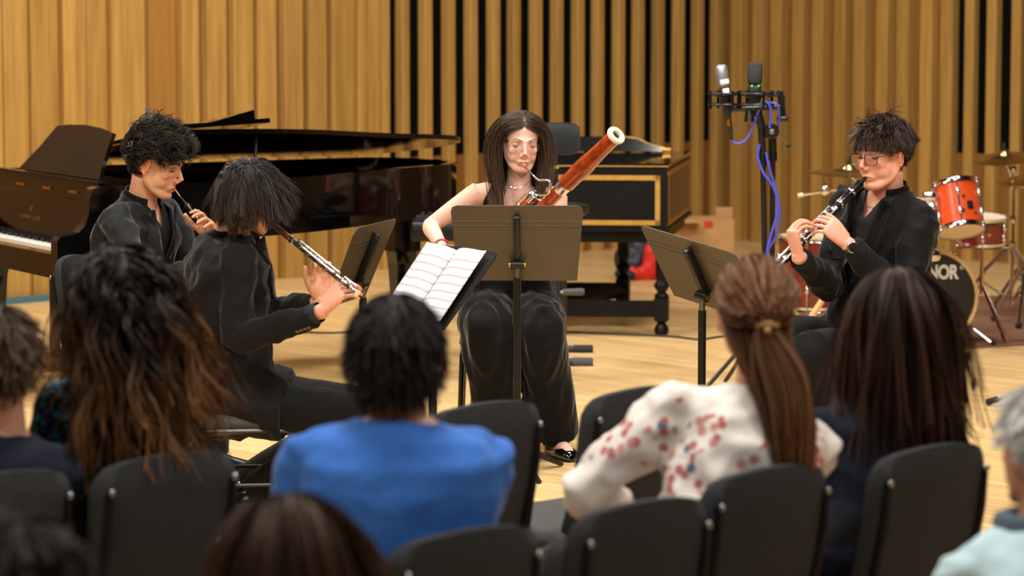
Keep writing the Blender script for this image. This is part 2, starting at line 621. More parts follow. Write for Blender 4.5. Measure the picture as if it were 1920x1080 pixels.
# --- relief boards behind the piano
edges = [332, 347, 380, 418, 428, 465, 476, 512, 523, 558, 571, 604, 616, 645, 660, 675, 684, 717]
px_boards = [(718, 708, .07), (706, 676, .035), (674, 661, .065), (658, 617, .045), (604, 572, .05), (558, 524, .06), (511, 477, .045), (465, 429, .06), (417, 381, .05), (369, 348, .03), (347, 333, .06)]
for a, b, d in px_boards:
    board(wall_a, MA, along(a, DA), along(b, DA), 0, d, 0, H_S, 'relief_board', wall_wood)
# --- flat boards at the left
px_flat = [(330, 281, .008), (271, 229, .016), (228, 208, .024), (199, 163, .016), (162, 143, .012), (142, 118, .02), (108, 58, .014), (51, 6, .018), (3, -46, .02), (-48, -90, .02), (-95, -140, .02)]
for a, b, d in px_flat:
    board(wall_a, MA, along(a, DA), along(b, DA), 0, d, 0, H_S, 'wide_board', wall_wood_shaded if a == 330 else wall_wood)
board(wall_a, MA, .0, A_LEN, .0, .09, H_S, H_S + .08, 'top_rail', wall_wood)
blue_strip = mat('blue_edge_strip', (66, 104, 116), .6)
m = MB(); t0, t1 = along(330, DA), along(-120, DA)
m.box(((t0 + t1) / 2, .065, .02), (t1 - t0, .012, .04), MA)
bs = m.build('baseboard_back', blue_strip, smooth=0); tag(bs, 'thin blue edging strip at the foot of the oak wall', kind='structure')
# --- wall behind the drums
tb = .16
k = 0
t_slot = along(1795, DB)
m = MB(); m.box(((t_slot + t_slot + 2.6) / 2, .004, (SLOT_Z + H_S) / 2), (2.6, .006, H_S - SLOT_Z), MBm)
m.build('slot_backing', slot_black, wall_b, smooth=0)
while tb < t_slot + 2.4:
    w = .105 if tb < t_slot else .08
    d = (.07, .055, .075, .06)[k % 4]
    board(wall_b, MBm, tb, tb + w, 0, d, 0, H_S, 'slat', wall_wood)
    if tb > t_slot:
        board(wall_b, MBm, tb + w + .004, tb + .196, .004, .018, 0, SLOT_Z, 'infill_panel', wall_wood_dark)
    tb += .2
    k += 1
board(wall_b, MBm, .0, B_LEN, .0, .09, H_S, H_S + .08, 'top_rail', wall_wood)

# ================================================================== grand piano
C0 = P(108, 500, 13.8); C0.z = 0
PU = Vector((.87, .493, 0)).normalized(); PV = Vector((-PU.y, PU.x, 0))
MP = Matrix.Identity(4)
for i in range(3):
    MP[i][0] = PU[i]; MP[i][1] = PV[i]; MP[i][2] = (0, 0, 1)[i]; MP[i][3] = C0[i]
piano = thing('grand_piano', 'glossy black grand piano with its lid propped low', 'piano', tuple(C0))
RIM_T, RIM_B = 1.0, .745
outer = [(.2, 0), (.75, 0), (1.0, .05), (1.3, .16), (1.6, .33), (1.9, .50), (2.15, .61), (2.33, .72), (2.44, .87), (2.46, 1.04), (2.42, 1.25), (2.33, 1.4), (2.2, 1.47), (2.0, 1.48), (.2, 1.48)]
outer_s = [Vector((p[0], p[1], 0)) for p in outer[:2]] + catmull([(p[0], p[1], 0) for p in outer[1:14]], 4)[1:] + [Vector((.2, 1.48, 0))]
cen = Vector((1.0, .8, 0))
inner_s = []
for i, p in enumerate(outer_s):
    q = outer_s[(i + 1) % len(outer_s)] - outer_s[i - 1]
    nrm = Vector((-q.y, q.x, 0)).normalized()
    if (cen - p).dot(nrm) < 0: nrm = -nrm
    inner_s.append(p + nrm * .045)
m = MB()
n = len(outer_s)
vs = [Vector((p.x, p.y, RIM_B)) for p in outer_s] + [Vector((p.x, p.y, RIM_T)) for p in outer_s] + [Vector((p.x, p.y, RIM_T)) for p in inner_s] + [Vector((p.x, p.y, RIM_B)) for p in inner_s]
fs = []
for j in range(n):
    k2 = (j + 1) % n
    for a in range(4):
        b2 = (a + 1) % 4
        fs.append((a * n + j, a * n + k2, b2 * n + k2, b2 * n + j))
m.add([MP @ v for v in vs], fs)
m.build('rim', black_gloss, piano, smooth=30)
m = MB(); m.prism([(p.x, p.y) for p in inner_s], RIM_B + .02, RIM_B + .05, MP); m.build('bottom_board', black_satin, piano)
m = MB(); m.prism([(p.x, p.y) for p in inner_s], .9, .915, MP); m.build('iron_plate', brass, piano)
# cheeks with the scooped arm
arm = [(0.0, .60), (0.0, .765), (.015, .785), (.06, .79), (.10, .80), (.13, .83), (.148, .88), (.152, .94), (.165, .985), (.2, 1.0), (.26, 1.0), (.26, .60)]
for v0 in (0.0, 1.405):
    m = MB()
    Mx = MP @ Matrix(((1, 0, 0, 0), (0, 0, 1, v0), (0, 1, 0, 0), (0, 0, 0, 1)))
    m.prism(arm[::-1], 0, .075, Mx)
    m.build('cheek', black_gloss, piano, smooth=25)
m = MB(); m.box((.15, .74, .63), (.30, 1.33, .06), MP); m.box((.012, .74, .675), (.02, 1.33, .05), MP); m.build('key_bed', brown_gloss, piano, smooth=0)
for v_ in (.1, 1.38):
    m = MB(); m.box((.105, v_, .715), (.15, .05, .06), MP); m.build('key_block', brown_gloss, piano, smooth=0)
fb = MB()
fb.prism([(.175, .735), (.195, .735), (.235, .92), (.215, .925)], 0, 1.33, MP @ Matrix(((1, 0, 0, 0), (0, 0, 1, .075), (0, 1, 0, 0), (0, 0, 0, 1))))
fallboard = fb.build('fallboard', brown_gloss, piano, smooth=0)
fb = MB(); fb.box((.225, .74, .935), (.03, 1.3, .02), MP); fb.build('fallboard_rail', black_gloss, piano, smooth=0)
fb = MB(); fb.box((.206, .74, .928), (.012, 1.3, .006), MP); fb.build('rail_strip', steel, piano, smooth=0)
wm = MB(); wm.rbox((0, 0, 0), (.148, .0222, .024), .003); wme = wm.mesh('white_key'); wme.materials.append(key_white)
bm_ = MB(); bm_.rbox((0, 0, 0), (.095, .0115, .016), .003); bme = bm_.mesh('black_key'); bme.materials.append(key_black)
Rp = MP.to_3x3().to_4x4()
for i in range(52):
    v = .135 + i * .0233
    o = bpy.data.objects.new('white_key', wme); COL.objects.link(o); o.parent = piano
    o.matrix_local = Rp @ Matrix.Translation((.1, v, .722))
    if (51 - i) % 7 not in (1, 4):
        pass
for i in range(51):
    if i % 7 in (2, 5): continue
    v = .135 + (i + .5) * .0233
    o = bpy.data.objects.new('black_key', bme); COL.objects.link(o); o.parent = piano
    o.matrix_local = Rp @ Matrix.Translation((.128, v, .741))
# lettering and lyre on the fallboard
def lettering(text, size, M, material, parent, name='lettering', ext=.0008, bold=0.0, spacing=1.0):
    cu = bpy.data.curves.new(name, 'FONT'); cu.body = text; cu.size = size; cu.extrude = ext; cu.align_x = 'CENTER'; cu.align_y = 'CENTER'
    cu.offset = bold; cu.space_character = spacing
    ob = bpy.data.objects.new(name, cu); COL.objects.link(ob)
    dg = bpy.context.evaluated_depsgraph_get(); dg.update()
    me = bpy.data.meshes.new_from_object(ob.evaluated_get(dg))
    bpy.data.objects.remove(ob); bpy.data.curves.remove(cu)
    me.materials.clear(); me.materials.append(material)
    o = bpy.data.objects.new(name, me); COL.objects.link(o)
    o.parent = parent
    o.matrix_world = M
    o.matrix_parent_inverse = Matrix.Translation(-base_of(parent))
    o.matrix_basis = M
    return o
gold_dim = mat('gold_leaf', (120, 92, 48), .4, .6)
fu = Vector((.04, 0, .19)).normalized()               # up along the fallboard
fx = Vector((0, -1, 0))                               # text runs to the treble
fn = fx.cross(fu)
def fb_m(v, h):
    c = Vector((.1745, v, .735)) + fu * h + fn * .001
    L = Matrix(((fx.x, fu.x, fn.x, c.x), (fx.y, fu.y, fn.y, c.y), (fx.z, fu.z, fn.z, c.z), (0, 0, 0, 1)))
    return MP @ L
lettering('STEINWAY & SONS', .03, fb_m(.82, .075), gold_dim, piano)
m = MB()
Lm = fb_m(.82, .125)
for sgn in (-1, 1):
    pts = [Vector((sgn * x, y, 0)) for x, y in ((.0, -.018), (.010, -.012), (.012, -.002), (.008, .008), (.011, .018))]
    m.tube([Lm @ p for p in catmull(pts, 3)], .0016, 5)
m.tube([Lm @ Vector((-.01, .012, 0)), Lm @ Vector((.01, .012, 0))], .0012, 5)
for x in (-.004, 0, .004): m.tube([Lm @ Vector((x, .012, 0)), Lm @ Vector((x, -.014, 0))], .0007, 4)
m.build('lyre_emblem', gold_dim, piano)
# music shelf + desk
m = MB(); m.box((.36, .74, .985), (.34, 1.3, .02), MP); m.box((.24, .74, 1.0), (.03, 1.32, .025), MP); m.build('music_shelf', brown_gloss, piano, smooth=0)
for v in (.3, .62, .95):
    m = MB(); m.box((.20, v, .957), (.012, .1, .012), MP); m.build('shelf_plate', brass, piano, smooth=0)
dl = math.radians(24)
DM = MP @ Matrix.Translation((.36, 0, 1.0)) @ Matrix.Rotation(dl, 4, 'Y') @ Matrix(((0, 0, 1, 0), (1, 0, 0, 0), (0, 1, 0, 0), (0, 0, 0, 1)))
desk = [(.40, 0), (.425, .06), (.44, .13), (.45, .20), (.452, .225), (.6, .242), (.8, .25), (1.0, .243), (1.14, .23), (1.18, .19), (1.25, .12), (1.34, .05), (1.40, 0)]
m = MB(); m.prism(desk[::-1], 0, .018, DM); m.build('music_desk', brown_gloss, piano, smooth=30)
# lid: long leaf hinged on the spine, front leaf folded back on it
LA = math.radians(7.7)
LMx = MP @ Matrix.Translation((0, 1.48, RIM_T + .012)) @ Matrix.Rotation(-LA, 4, 'X') @ Matrix.Translation((0, -1.48, 0))
lid_poly = [(.6, -.02)] + [(p.x * 1.005 + .01, p.y * 1.02 - .02) for p in outer_s[1:-1] if p.x > .62] + [(.6, 1.48)]
m = MB(); m.prism(lid_poly, 0, .022, LMx); m.build('lid', black_gloss, piano, smooth=30)
FM = LMx @ Matrix.Translation((.6, 0, .026)) @ Matrix.Rotation(-math.radians(2.5), 4, 'Y')
m = MB(); m.box((.21, .73, .011), (.42, 1.5, .02), FM); m.build('front_leaf', black_gloss, piano, smooth=0)
m = MB(); m.prism([(.14, .021), (.38, .021), (.38, .068)], 0, .5, FM @ Matrix(((1, 0, 0, 0), (0, 0, 1, .05), (0, 1, 0, 0), (0, 0, 0, 1)))); m.build('leaf_batten', black_gloss, piano, smooth=0)
m = MB(); m.tube([MP @ Vector((.62, 1.5, RIM_T + .02)), MP @ Vector((1.85, 1.5, RIM_T + .02))], .006, 6); m.build('lid_hinge', brass, piano)
m = MB(); m.tube([MP @ Vector((.98, .09, RIM_T - .02)), LMx @ Vector((1.02, .14, .0))], .008, 8); m.build('lid_prop', black_satin, piano)
m = MB(); m.tube([LMx @ Vector((.6, -.015, .024)), LMx @ Vector((.6, 1.48, .024))], .006, 6); m.build('leaf_hinge', brass, piano)
# legs on low trucks, lyre with pedals
def leg_piano(u, v, h0=.15):
    m = MB()
    m.prism([(-.07, -.07), (.07, -.07), (.07, .07), (-.07, .07)], 
                .56, .63 if u < 1 else .76, MP @ Matrix.Translation((u, v, 0)))
    vs = []
    for z, w in ((h0, .032), (h0 + .04, .034), (.5, .05), (.56, .058)):
        for a, b in ((-1, -1), (1, -1), (1, 1), (-1, 1)):
            vs.append(MP @ Vector((u + a * w, v + b * w, z)))
    fs = [(3, 2, 1, 0), (12, 13, 14, 15)]
    for i in range(3):
        for j in range(4): fs.append((i * 4 + j, i * 4 + (j + 1) % 4, i * 4 + 4 + (j + 1) % 4, i * 4 + 4 + j))
    m.add(vs, fs)
    lg = m.build('leg', black_gloss, piano, smooth=0)
    m = MB(); m.lathe([(.028, h0 - .02), (.03, h0 - .01), (.03, h0)], MP @ Matrix.Translation((u, v, 0)), 12); m.build('ferrule', brass, lg)
    t = MB()
    for k in range(3):
        a = k * 2.094 + .5
        t.tube([MP @ Vector((u, v, h0 - .03)), MP @ Vector((u + .14 * math.cos(a), v + .14 * math.sin(a), .07))], [.03, .02], 8)
        t.lathe([(.03, -.012), (.035, 0), (.03, .012)], MP @ Matrix.Translation((u + .15 * math.cos(a), v + .15 * math.sin(a), .035)) @ Matrix.Rotation(math.pi / 2, 4, 'X'), 12)
    t.build('castor_truck', black_metal, piano)
for u, v in ((.2, .13), (.2, 1.33), (2.2, 1.0)): leg_piano(u, v)
m = MB()
for dv in (-.07, .07): m.box((.30, .74 + dv, .38), (.035, .035, .46), MP)
m.box((.3, .74, .15), (.12, .26, .06), MP)
m.tube([MP @ Vector((.5, .74, .6)), MP @ Vector((.34, .74, .17))], .01, 6)
m.build('pedal_lyre', black_gloss, piano, smooth=0)
for dv in (-.07, 0, .07):
    m = MB(); m.rbox((.18, .74 + dv, .12), (.16, .03, .014), .005, MP); m.build('pedal', brass, piano)

# big block leg under the tail seen beside the bassoonist's elbow
# ================================================================== small recording microphone over the piano
mb0 = P(284, 250, 15.6)
mic = thing('microphone_stand', 'thin grey microphone rising behind the curly-haired oboist', 'microphone', (mb0.x, mb0.y, 0))
top = P(276, 200, 15.6); b1 = P(281, 226, 15.6); b2 = P(287, 262, 15.6)
m = MB(); m.tube([b1, b1.lerp(top, .9), top], [.011, .011, .007], 10); m.build('microphone', grey_rubber, mic)
m = MB(); m.tube([b1, b2, Vector((mb0.x + .02, mb0.y, .06))], .007, 8); m.build('pole', black_metal, mic)
m = MB(); m.lathe([(.12, 0), (.12, .015), (.03, .03), (.01, .06)], Matrix.Translation((mb0.x + .02, mb0.y, 0)), 20); m.build('base', black_metal, mic)

# ================================================================== harpsichord
HB = G(1249, 632)                       # near right foot
HZ0, HZ1 = .575, .905
hd = Vector((-1, .10, 0)).normalized()    # along the front, to the left
he = Vector((.15, .99, 0)).normalized()   # away from the viewer
MH = Matrix.Identity(4)
for i in range(3):
    MH[i][0] = hd[i]; MH[i][1] = he[i]; MH[i][2] = (0, 0, 1)[i]; MH[i][3] = HB[i]
harp = thing('harpsichord', 'black harpsichord with gold bands on a turned-leg stand', 'harpsichord', tuple(HB))
HW, HD = .95, 1.25
case_m = mat('harpsichord_black', (10, 9, 9), .42, var=.2, vscale=6, spec=.22)
case_brown = mat('harpsichord_brown', (50, 28, 18), .35, var=.2, vscale=5, coat=.2)
m = MB(); m.box((HW / 2, HD / 2, (HZ0 + HZ1) / 2), (HW, HD, HZ1 - HZ0), MH); m.build('case', case_m, harp, smooth=0)
m = MB(); m.box((-.002, HD / 2, (HZ0 + HZ1) / 2 - .01), (.006, HD - .08, HZ1 - HZ0 - .08), MH); m.build('end_panel', case_brown, harp, smooth=0)
def band(y, x0, x1, z0, z1, w, horizontal_y=False, name='gold_band'):
    pass
fz0, fz1 = HZ0 + .02, HZ1 - .045
for (x0, x1, z0, z1) in ((.035, HW - .03, fz0, fz0 + .026), (.035, HW - .03, fz1 - .026, fz1), (.035, .061, fz0, fz1), (HW - .056, HW - .03, fz0, fz1)):
    m = MB(); m.box(((x0 + x1) / 2, -.002, (z0 + z1) / 2), (x1 - x0, .006, z1 - z0), MH); m.build('gold_band', gold_paint, harp, smooth=0)
gold_dk = mat('gold_ochre', (150, 98, 40), .5, .1)
for (y0, y1, z0, z1) in ((.04, HD - .03, fz0 - .005, fz0 + .02), (.04, HD - .03, fz1 - .005, fz1 + .02), (.04, .065, fz0, fz1), (HD - .055, HD - .03, fz0, fz1)):
    m = MB(); m.box((-.004, (y0 + y1) / 2, (z0 + z1) / 2), (.008, y1 - y0, z1 - z0), MH); m.build('gold_band', gold_dk, harp, smooth=0)
m = MB(); m.box((HW / 2, HD / 2, HZ0 - .004), (HW + .03, HD + .03, .02), MH); m.build('base_moulding', case_m, harp, smooth=0)
lidm = mat('harpsichord_lid', (16, 16, 18), .08, coat=.5)
m = MB(); m.box((HW / 2, HD / 2, HZ1 + .009), (HW + .02, HD + .02, .018), MH); m.build('lid', lidm, harp, smooth=0)
m = MB(); m.box((HW / 2, -.012, HZ1 + .004), (HW + .02, .004, .006), MH); m.build('lid_edge', gold_paint, harp, smooth=0)
# raised rear flap with a swept gilt end
fl_poly = [(.10, 0), (.13, .02), (.2, .035), (.28, .07), (.36, .082), (HW - .03, .085), (HW, 0)]
FMh = MH @ Matrix.Translation((0, HD - .15, HZ1 + .022)) @ Matrix.Rotation(math.radians(78), 4, 'X')
m = MB(); m.prism(fl_poly, 0, .012, FMh); m.build('rear_flap', lidm, harp, smooth=20)
m = MB(); m.tube([FMh @ Vector((p[0], p[1], .006)) for p in catmull([(q[0], q[1], 0) for q in fl_poly[:5]], 4)], .006, 6); m.build('gilt_edge', gold_paint, harp)
m = MB(); m.rbox((.11, HD - .17, HZ1 + .03), (.05, .03, .03), .004, MH); m.build('hinge', brass, harp)
# stand: apron, stretchers, turned legs
def turned_leg(x, y):
    prof = [(.02, 0), (.036, .012), (.04, .035), (.03, .06), (.02, .07), (.034, .08), (.034, .085)]
    m = MB()
    T = MH @ Matrix.Translation((x, y, 0))
    m.lathe(prof, T, 16)
    m.box((0, 0, .145), (.075, .075, .12), T)
    m.lathe([(.03, .205), (.042, .215), (.022, .235), (.04, .262), (.042, .275), (.024, .3), (.03, .31), (.036, .33), (.034, .36), (.03, .46), (.032, .47), (.032, .52)], T, 16)
    m.build('leg', case_m, harp)
for x, y in ((.03, .05), (.36, 1.12), (.88, .05), (.9, 1.12)): turned_leg(x, y)
m = MB(); m.box((.46, .05, .145), (.86, .05, .085), MH); m.build('stretcher', case_m, harp, smooth=0)
m = MB(); m.box((.63, 1.12, .145), (.54, .05, .07), MH); m.build('stretcher', case_m, harp, smooth=0)
a, b = MH @ Vector((.36, 1.1, .145)), MH @ Vector((.75, .06, .145))
m = MB(); m.tube([a, b], .045, 4); m.build('stretcher', case_m, harp, smooth=0)
m = MB(); m.box((.49, .05, .535), (.9, .03, .07), MH); m.box((.03, .6, .535), (.03, 1.1, .06), MH); m.build('apron', case_m, harp, smooth=0)

# ================================================================== stool with a padded backrest behind the bassoonist
sy = 15.2
sc = P(1056, 384, sy)
st = thing('drum_stool', 'black stool with padded backrest behind the bassoonist', 'stool', (sc.x, sc.y, 0))
pad = mat('black_vinyl', (26, 30, 34), .38)
m = MB(); m.lathe([(.02, -.05), (.10, -.05), (.12, -.04), (.126, -.015), (.12, 0), (.09, .006), (.0, .008)], Matrix.Translation(sc), 28); m.build('seat', pad, st)
pc = P(1046, 260, sy + .12)
m = MB()
Mb = frame(pc, 186)
pts = []
prof = [(-.09, -.03), (-.10, 0), (-.09, .03), (.09, .03), (.10, 0), (.09, -.03)]
nseg = 12
vs = []; fs = []
for i in range(nseg + 1):
    x = -.105 + .21 * i / nseg
    e = max(0.0, 1 - abs(x / .11) ** 4) ** .5
    y = .25 * x * x * 4
    for (zz, yy) in ((-.072, -.02), (-.078, 0), (-.072, .025), (0, .035), (.072, .025), (.078, 0), (.072, -.02), (0, -.03)):
        k = .55 + .45 * e
        vs.append(Mb @ Vector((x, y + yy * k, zz * k)))
for i in range(nseg):
    for j in range(8): fs.append((i * 8 + j, i * 8 + (j + 1) % 8, i * 8 + 8 + (j + 1) % 8, i * 8 + 8 + j))
fs += [tuple(range(7, -1, -1)), tuple(range(nseg * 8, nseg * 8 + 8))]
m.add(vs, fs); m.build('backrest', pad, st, smooth=60)
post_b = P(1038, 300, sy + .16); post_c = P(1038, 400, sy + .16)
m = MB(); m.box(((post_b.x + post_c.x) / 2, post_b.y, (post_b.z + post_c.z) / 2), (.045, .015, abs(post_b.z - post_c.z) + .1)); m.box((post_c.x / 2 + sc.x / 2, (post_c.y + sc.y) / 2, post_c.z - .04), (.1, .2, .015)); m.build('back_post', black_metal, st, smooth=0)
yb = P(1038, 313, sy + .16)
m = MB(); m.box((yb.x, yb.y - .001, yb.z), (.05, .019, .016)); m.build('yellow_band', mat('yellow_tape', (190, 180, 60), .6), st, smooth=0)
m = MB(); m.tube([sc + Vector((0, 0, -.04)), Vector((sc.x, sc.y, .2))], .018, 12); m.build('post', black_metal, st)
for k in range(3):
    a = (1.75, 3.1, 4.5)[k]
    m = MB(); m.tube([Vector((sc.x, sc.y, .3)), Vector((sc.x + .2 * math.cos(a), sc.y + .2 * math.sin(a), .015))], .011, 8)
    m.build('leg', black_metal, st)

# ================================================================== stage keyboard on a folding stand behind the bassoonist
ky = 14.85
kz = P(800, 430, ky).z
kb = thing('stage_keyboard', 'black stage keyboard on a folding stand behind the bassoonist', 'keyboard', (P(905, 600, ky).x, ky, 0))
k0 = P(772, 430, ky); k1 = P(1040, 430, ky)
MK = frame((k0.x, ky, 0), 0)
kw = k1.x - k0.x
m = MB(); m.rbox((kw / 2, 0, kz - .0), (kw, .3, .09), .012, MK); m.build('case', black_satin, kb)
m = MB(); m.box((kw / 2, .08, kz + .05), (kw - .04, .12, .015), MK); m.build('control_panel', mat('panel_black', (28, 29, 31), .5), kb, smooth=0)
for i in range(8):
    m = MB(); m.lathe([(.012, 0), (.011, .018), (.0, .019)], MK @ Matrix.Translation((.05 + i * .035, .08, kz + .056)), 10); m.build('knob', black_rubber, kb)
def foot_bar(pxa, pxb, py, Yb, rad=.019, capm=black_rubber):
    g = P(pxb, py, Yb); h = P(pxa, py, Yb)
    m = MB(); m.tube([h, g - (g - h).normalized() * .09], rad, 12); o = m.build('foot_bar', black_metal, kb)
    m = MB(); d = (g - h).normalized(); m.tube([g - d * .1, g - d * .01, g], [rad + .004, rad + .004, rad], 12); m.build('end_cap', capm, o)
foot_bar(930, 1112, 655, G(960, 661).y - .0)
foot_bar(930, 1112, 679, G(960, 686).y - .0, capm=grey_rubber)
yb1, yb2 = G(960, 661).y, G(960, 686).y
for (ya, yb_) in ((yb1, yb2), (yb2, yb1)):
    for pxx in (950,):
        a = P(pxx, 655, ya); a.z = .03
        m = MB(); m.tube([a, Vector((a.x + .0, ky + (.12 if ya > yb_ else -.12), kz - .04))], .016, 10); m.build('brace', black_metal, kb)
m = MB(); pa, pb_ = P(985, 549, ky - .1), P(1096, 547, ky - .1)
d = (pb_ - pa).normalized()
m.tube([pa, pb_ - d * .09], .008, 10); o = m.build('support_arm', steel, kb)
m = MB(); m.tube([pb_ - d * .1, pb_ - d * .012, pb_], [.015, .018, .012], 12); m.build('grip', grey_rubber, o)

# ================================================================== jacket heap and cardboard box by the wall
jr = mat('red_nylon', (205, 36, 28), .55, var=.15, vscale=14)
jn = mat('navy_nylon', (26, 30, 46), .5, var=.2, vscale=14)
jp = G(1210, 524); jY = jp.y
def heap(name, balls, material, parent, seed, vox=.014, amp=.02, fr=9):
    mb = MB()
    for c, r, rot in balls:
        mb.ball((0, 0, 0), r, Matrix.Translation(c) @ Matrix.Rotation(rot, 4, 'Y'))
    me = remesh(mb, vox, 3)
    co = get_co(me); no = get_no(me)
    for i in range(len(co)):
        p = Vector(co[i]) * fr + Vector((seed, 0, 0))
        h = noise.noise(p) + .5 * noise.noise(p * 2.1)
        co[i] += no[i] * h * amp
    co[:, 2] = np.maximum(co[:, 2], .002)
    set_co(me, co)
    return put(me, name, material, parent)
jk = thing('puffer_jacket', 'red and navy padded jacket heaped on the floor under the harpsichord', 'jacket', (jp.x, jp.y, 0))
def jp_(px, py, dy=0):
    return P(px, py, jY + dy)
heap('red_shell', [(jp_(1190, 512), (.11, .1, .06), .1), (jp_(1222, 485), (.075, .09, .15), .2), (jp_(1250, 510), (.09, .1, .08), 0), (jp_(1247, 448, .3), (.05, .06, .12), 0), (jp_(1268, 470, .3), (.06, .06, .1), .5), (jp_(1200, 458, .1), (.05, .05, .07), .2)], jr, jk, 1.0)
heap('navy_lining', [(jp_(1180, 490, .02), (.10, .1, .09), .3), (jp_(1200, 470, .05), (.07, .1, .11), -.3), (jp_(1175, 515, -.05), (.07, .08, .035), 0)], jn, jk, 4.0)
heap('navy_sleeve', [(jp_(1270, 447, .35), (.10, .08, .09), .6), (jp_(1290, 470, .4), (.10, .08, .08), .8)], jn, jk, 4.0)
card = mat('cardboard', (176, 132, 84), .85, var=.08, vscale=10)
bY = 19.6
bxc = P(1330, 470, bY)
box = thing('cardboard_box', 'open brown cardboard box against the slatted wall', 'box', (bxc.x, bxc.y, 0))
a = P(1268, 420, bY); b = P(1378, 405, bY); zt = P(1330, 412, bY).z
MC = frame((a.x, bY, 0), -6)
bw = b.x - a.x
for (c, s_) in (((bw / 2, 0, zt / 2), (bw, .006, zt)), ((bw / 2, .3, zt / 2), (bw, .006, zt)), ((0, .15, zt / 2), (.006, .3, zt)), ((bw, .15, zt / 2), (.006, .3, zt)), ((bw / 2, .15, .004), (bw, .3, .006))):
    m = MB(); m.box(c, s_, MC); m.build('side', card, box, smooth=0)
m = MB(); m.box((bw * .86, .07, zt + .02), (bw * .28, .004, .1), MC @ Matrix.Translation((0, 0, 0))); m.build('flap', card, box, smooth=0)
m = MB(); m.box((bw * .12, -.06, zt - .01), (bw * .5, .12, .004), MC); m.build('flap', card, box, smooth=0)
m = MB(); m.box((bw * .55, -.005, zt - .03), (.055, .004, .04), MC); m.build('red_label', mat('red_label', (190, 40, 34), .7), box, smooth=0)
# low pale case standing behind the harpsichord legs
pl = P(1190, 470, 18.6)
pole = thing('music_stand_pole', 'slim pale pole standing behind the harpsichord stand', 'pole', (P(1164, 520, 18.4).x, 18.4, 0))
m = MB(); m.tube([Vector((pole.location.x, 18.4, .02)), Vector((pole.location.x, 18.4, .56))], .013, 10); m.build('tube', steel, pole)
m = MB(); m.lathe([(.13, 0), (.13, .012), (.03, .025)], Matrix.Translation((pole.location.x, 18.4, 0)), 20); m.build('base', black_metal, pole)

# ================================================================== cables
cable_b = mat('black_cable', (26, 26, 24), .6)
def floor_cable(pts, label, material, name='floor_cable', r=.006):
    m = MB(); w = [G(*p) + Vector((0, 0, r)) for p in pts]
    m.tube(catmull(w, 6), r, 6)
    o = m.build(name, material, origin=w[0]); tag(o, label, 'cable', 'cables on the stage floor')
floor_cable([(560, 624), (610, 626), (660, 625), (690, 628), (760, 632)], 'black cable on the floor beside the flautist', cable_b)
floor_cable([(1050, 624), (1120, 627), (1200, 630), (1262, 633), (1310, 638), (1345, 634), (1420, 622)], 'dark cable trailing past the harpsichord foot', cable_b)
floor_cable([(1752, 655), (1790, 648), (1830, 652), (1880, 646), (1930, 640)], 'black cable lying on the brown carpet', cable_b)

# ================================================================== recording microphones on the tall double stand
RY = 14.6
rb = P(1445, 470, RY)
rec = thing('microphone_stand', 'tall black stand carrying two studio microphones', 'microphone stand', (rb.x, rb.y, 0))
def rp(px, py, dy=0): return P(px, py, RY + dy)
m = MB(); t0_, t1_ = rp(1428, 262), rp(1446, 480)
m.tube([rp(1426, 222), rp(1430, 290)], .016, 12); m.tube([rp(1430, 285), Vector((rb.x - .02, RY, .3))], .0125, 12); m.build('pole', black_metal, rec)
m = MB(); m.tube([rp(1448, 250, .06), rp(1449, 300, .06)], .019, 12); m.tube([rp(1449, 300, .06), Vector((rb.x + .012, RY + .06, .3))], .0125, 12); m.build('pole', black_metal, rec)
m = MB(); m.tube([rp(1428, 290), rp(1431, 312)], .018, 12); m.tube([rp(1449, 285, .06), rp(1449, 302, .06)], .02, 12); m.build('collar', black_satin, rec)
for k in range(4):
    a = k * math.pi / 2 + .5
    m = MB(); m.tube([Vector((rb.x, RY + .02, .36)), Vector((rb.x + .38 * math.cos(a), RY + .38 * math.sin(a), .012))], .01, 8); m.build('leg', black_metal, rec)
hub = rp(1446, 246, .0)
m = MB(); m.lathe([(.03, -.03), (.036, -.02), (.036, .02), (.03, .03)], Matrix.Translation(hub) @ Matrix.Rotation(math.pi / 2, 4, 'X'), 16); m.build('clutch', black_satin, rec)
m = MB(); m.lathe([(.012, -.005), (.013, .004), (.0, .006)], Matrix.Translation(rp(1447, 247, -.04)) @ Matrix.Rotation(math.pi / 2, 4, 'X'), 12); m.build('knob', steel, rec)
m = MB(); m.tube([rp(1460, 250), rp(1476, 270)], .004, 8); o = m.build('lever', steel, rec)
m = MB(); m.ball(rp(1479, 273), .011); m.build('lever_tip', black_rubber, o)
m = MB(); m.tube([rp(1372, 205), rp(1470, 200)], .014, 10); m.tube([rp(1405, 205), rp(1405, 228)], [.018, .026], 10); m.tube([rp(1420, 205), rp(1428, 240)], .02, 10); m.build('stereo_bar', black_metal, rec)
def shock_mount(cx, cy, w, par):
    c = rp(cx, cy)
    m = MB()
    n_ = 16
    for dz in (.0, -.05):
        pts = [c + Vector((w * math.cos(2 * math.pi * i / n_), w * .8 * math.sin(2 * math.pi * i / n_), dz)) for i in range(n_)]
        m.tube(pts, .006, 6, close=True)
    for i in range(4):
        a = i * math.pi / 2 + .4
        p = c + Vector((w * math.cos(a), w * .8 * math.sin(a), 0))
        m.tube([p + Vector((0, 0, .012)), p + Vector((0, 0, -.07))], .007, 6)
        m.tube([p, c + Vector((.025 * math.cos(a + .6), .025 * math.sin(a + .6), -.025))], .003, 5)
    return m.build('shock_mount', black_satin, par)
shock_mount(1360, 175, .075, rec)
shock_mount(1416, 175, .085, rec)
m = MB(); m.tube([rp(1456, 172), rp(1470, 188)], .014, 8); m.tube([rp(1464, 172), rp(1468, 225)], .016, 8); m.rbox(rp(1467, 223), (.05, .04, .025), .006); m.tube([rp(1440, 178), rp(1470, 176)], .012, 8); m.build('swivel_arm', black_metal, rec)
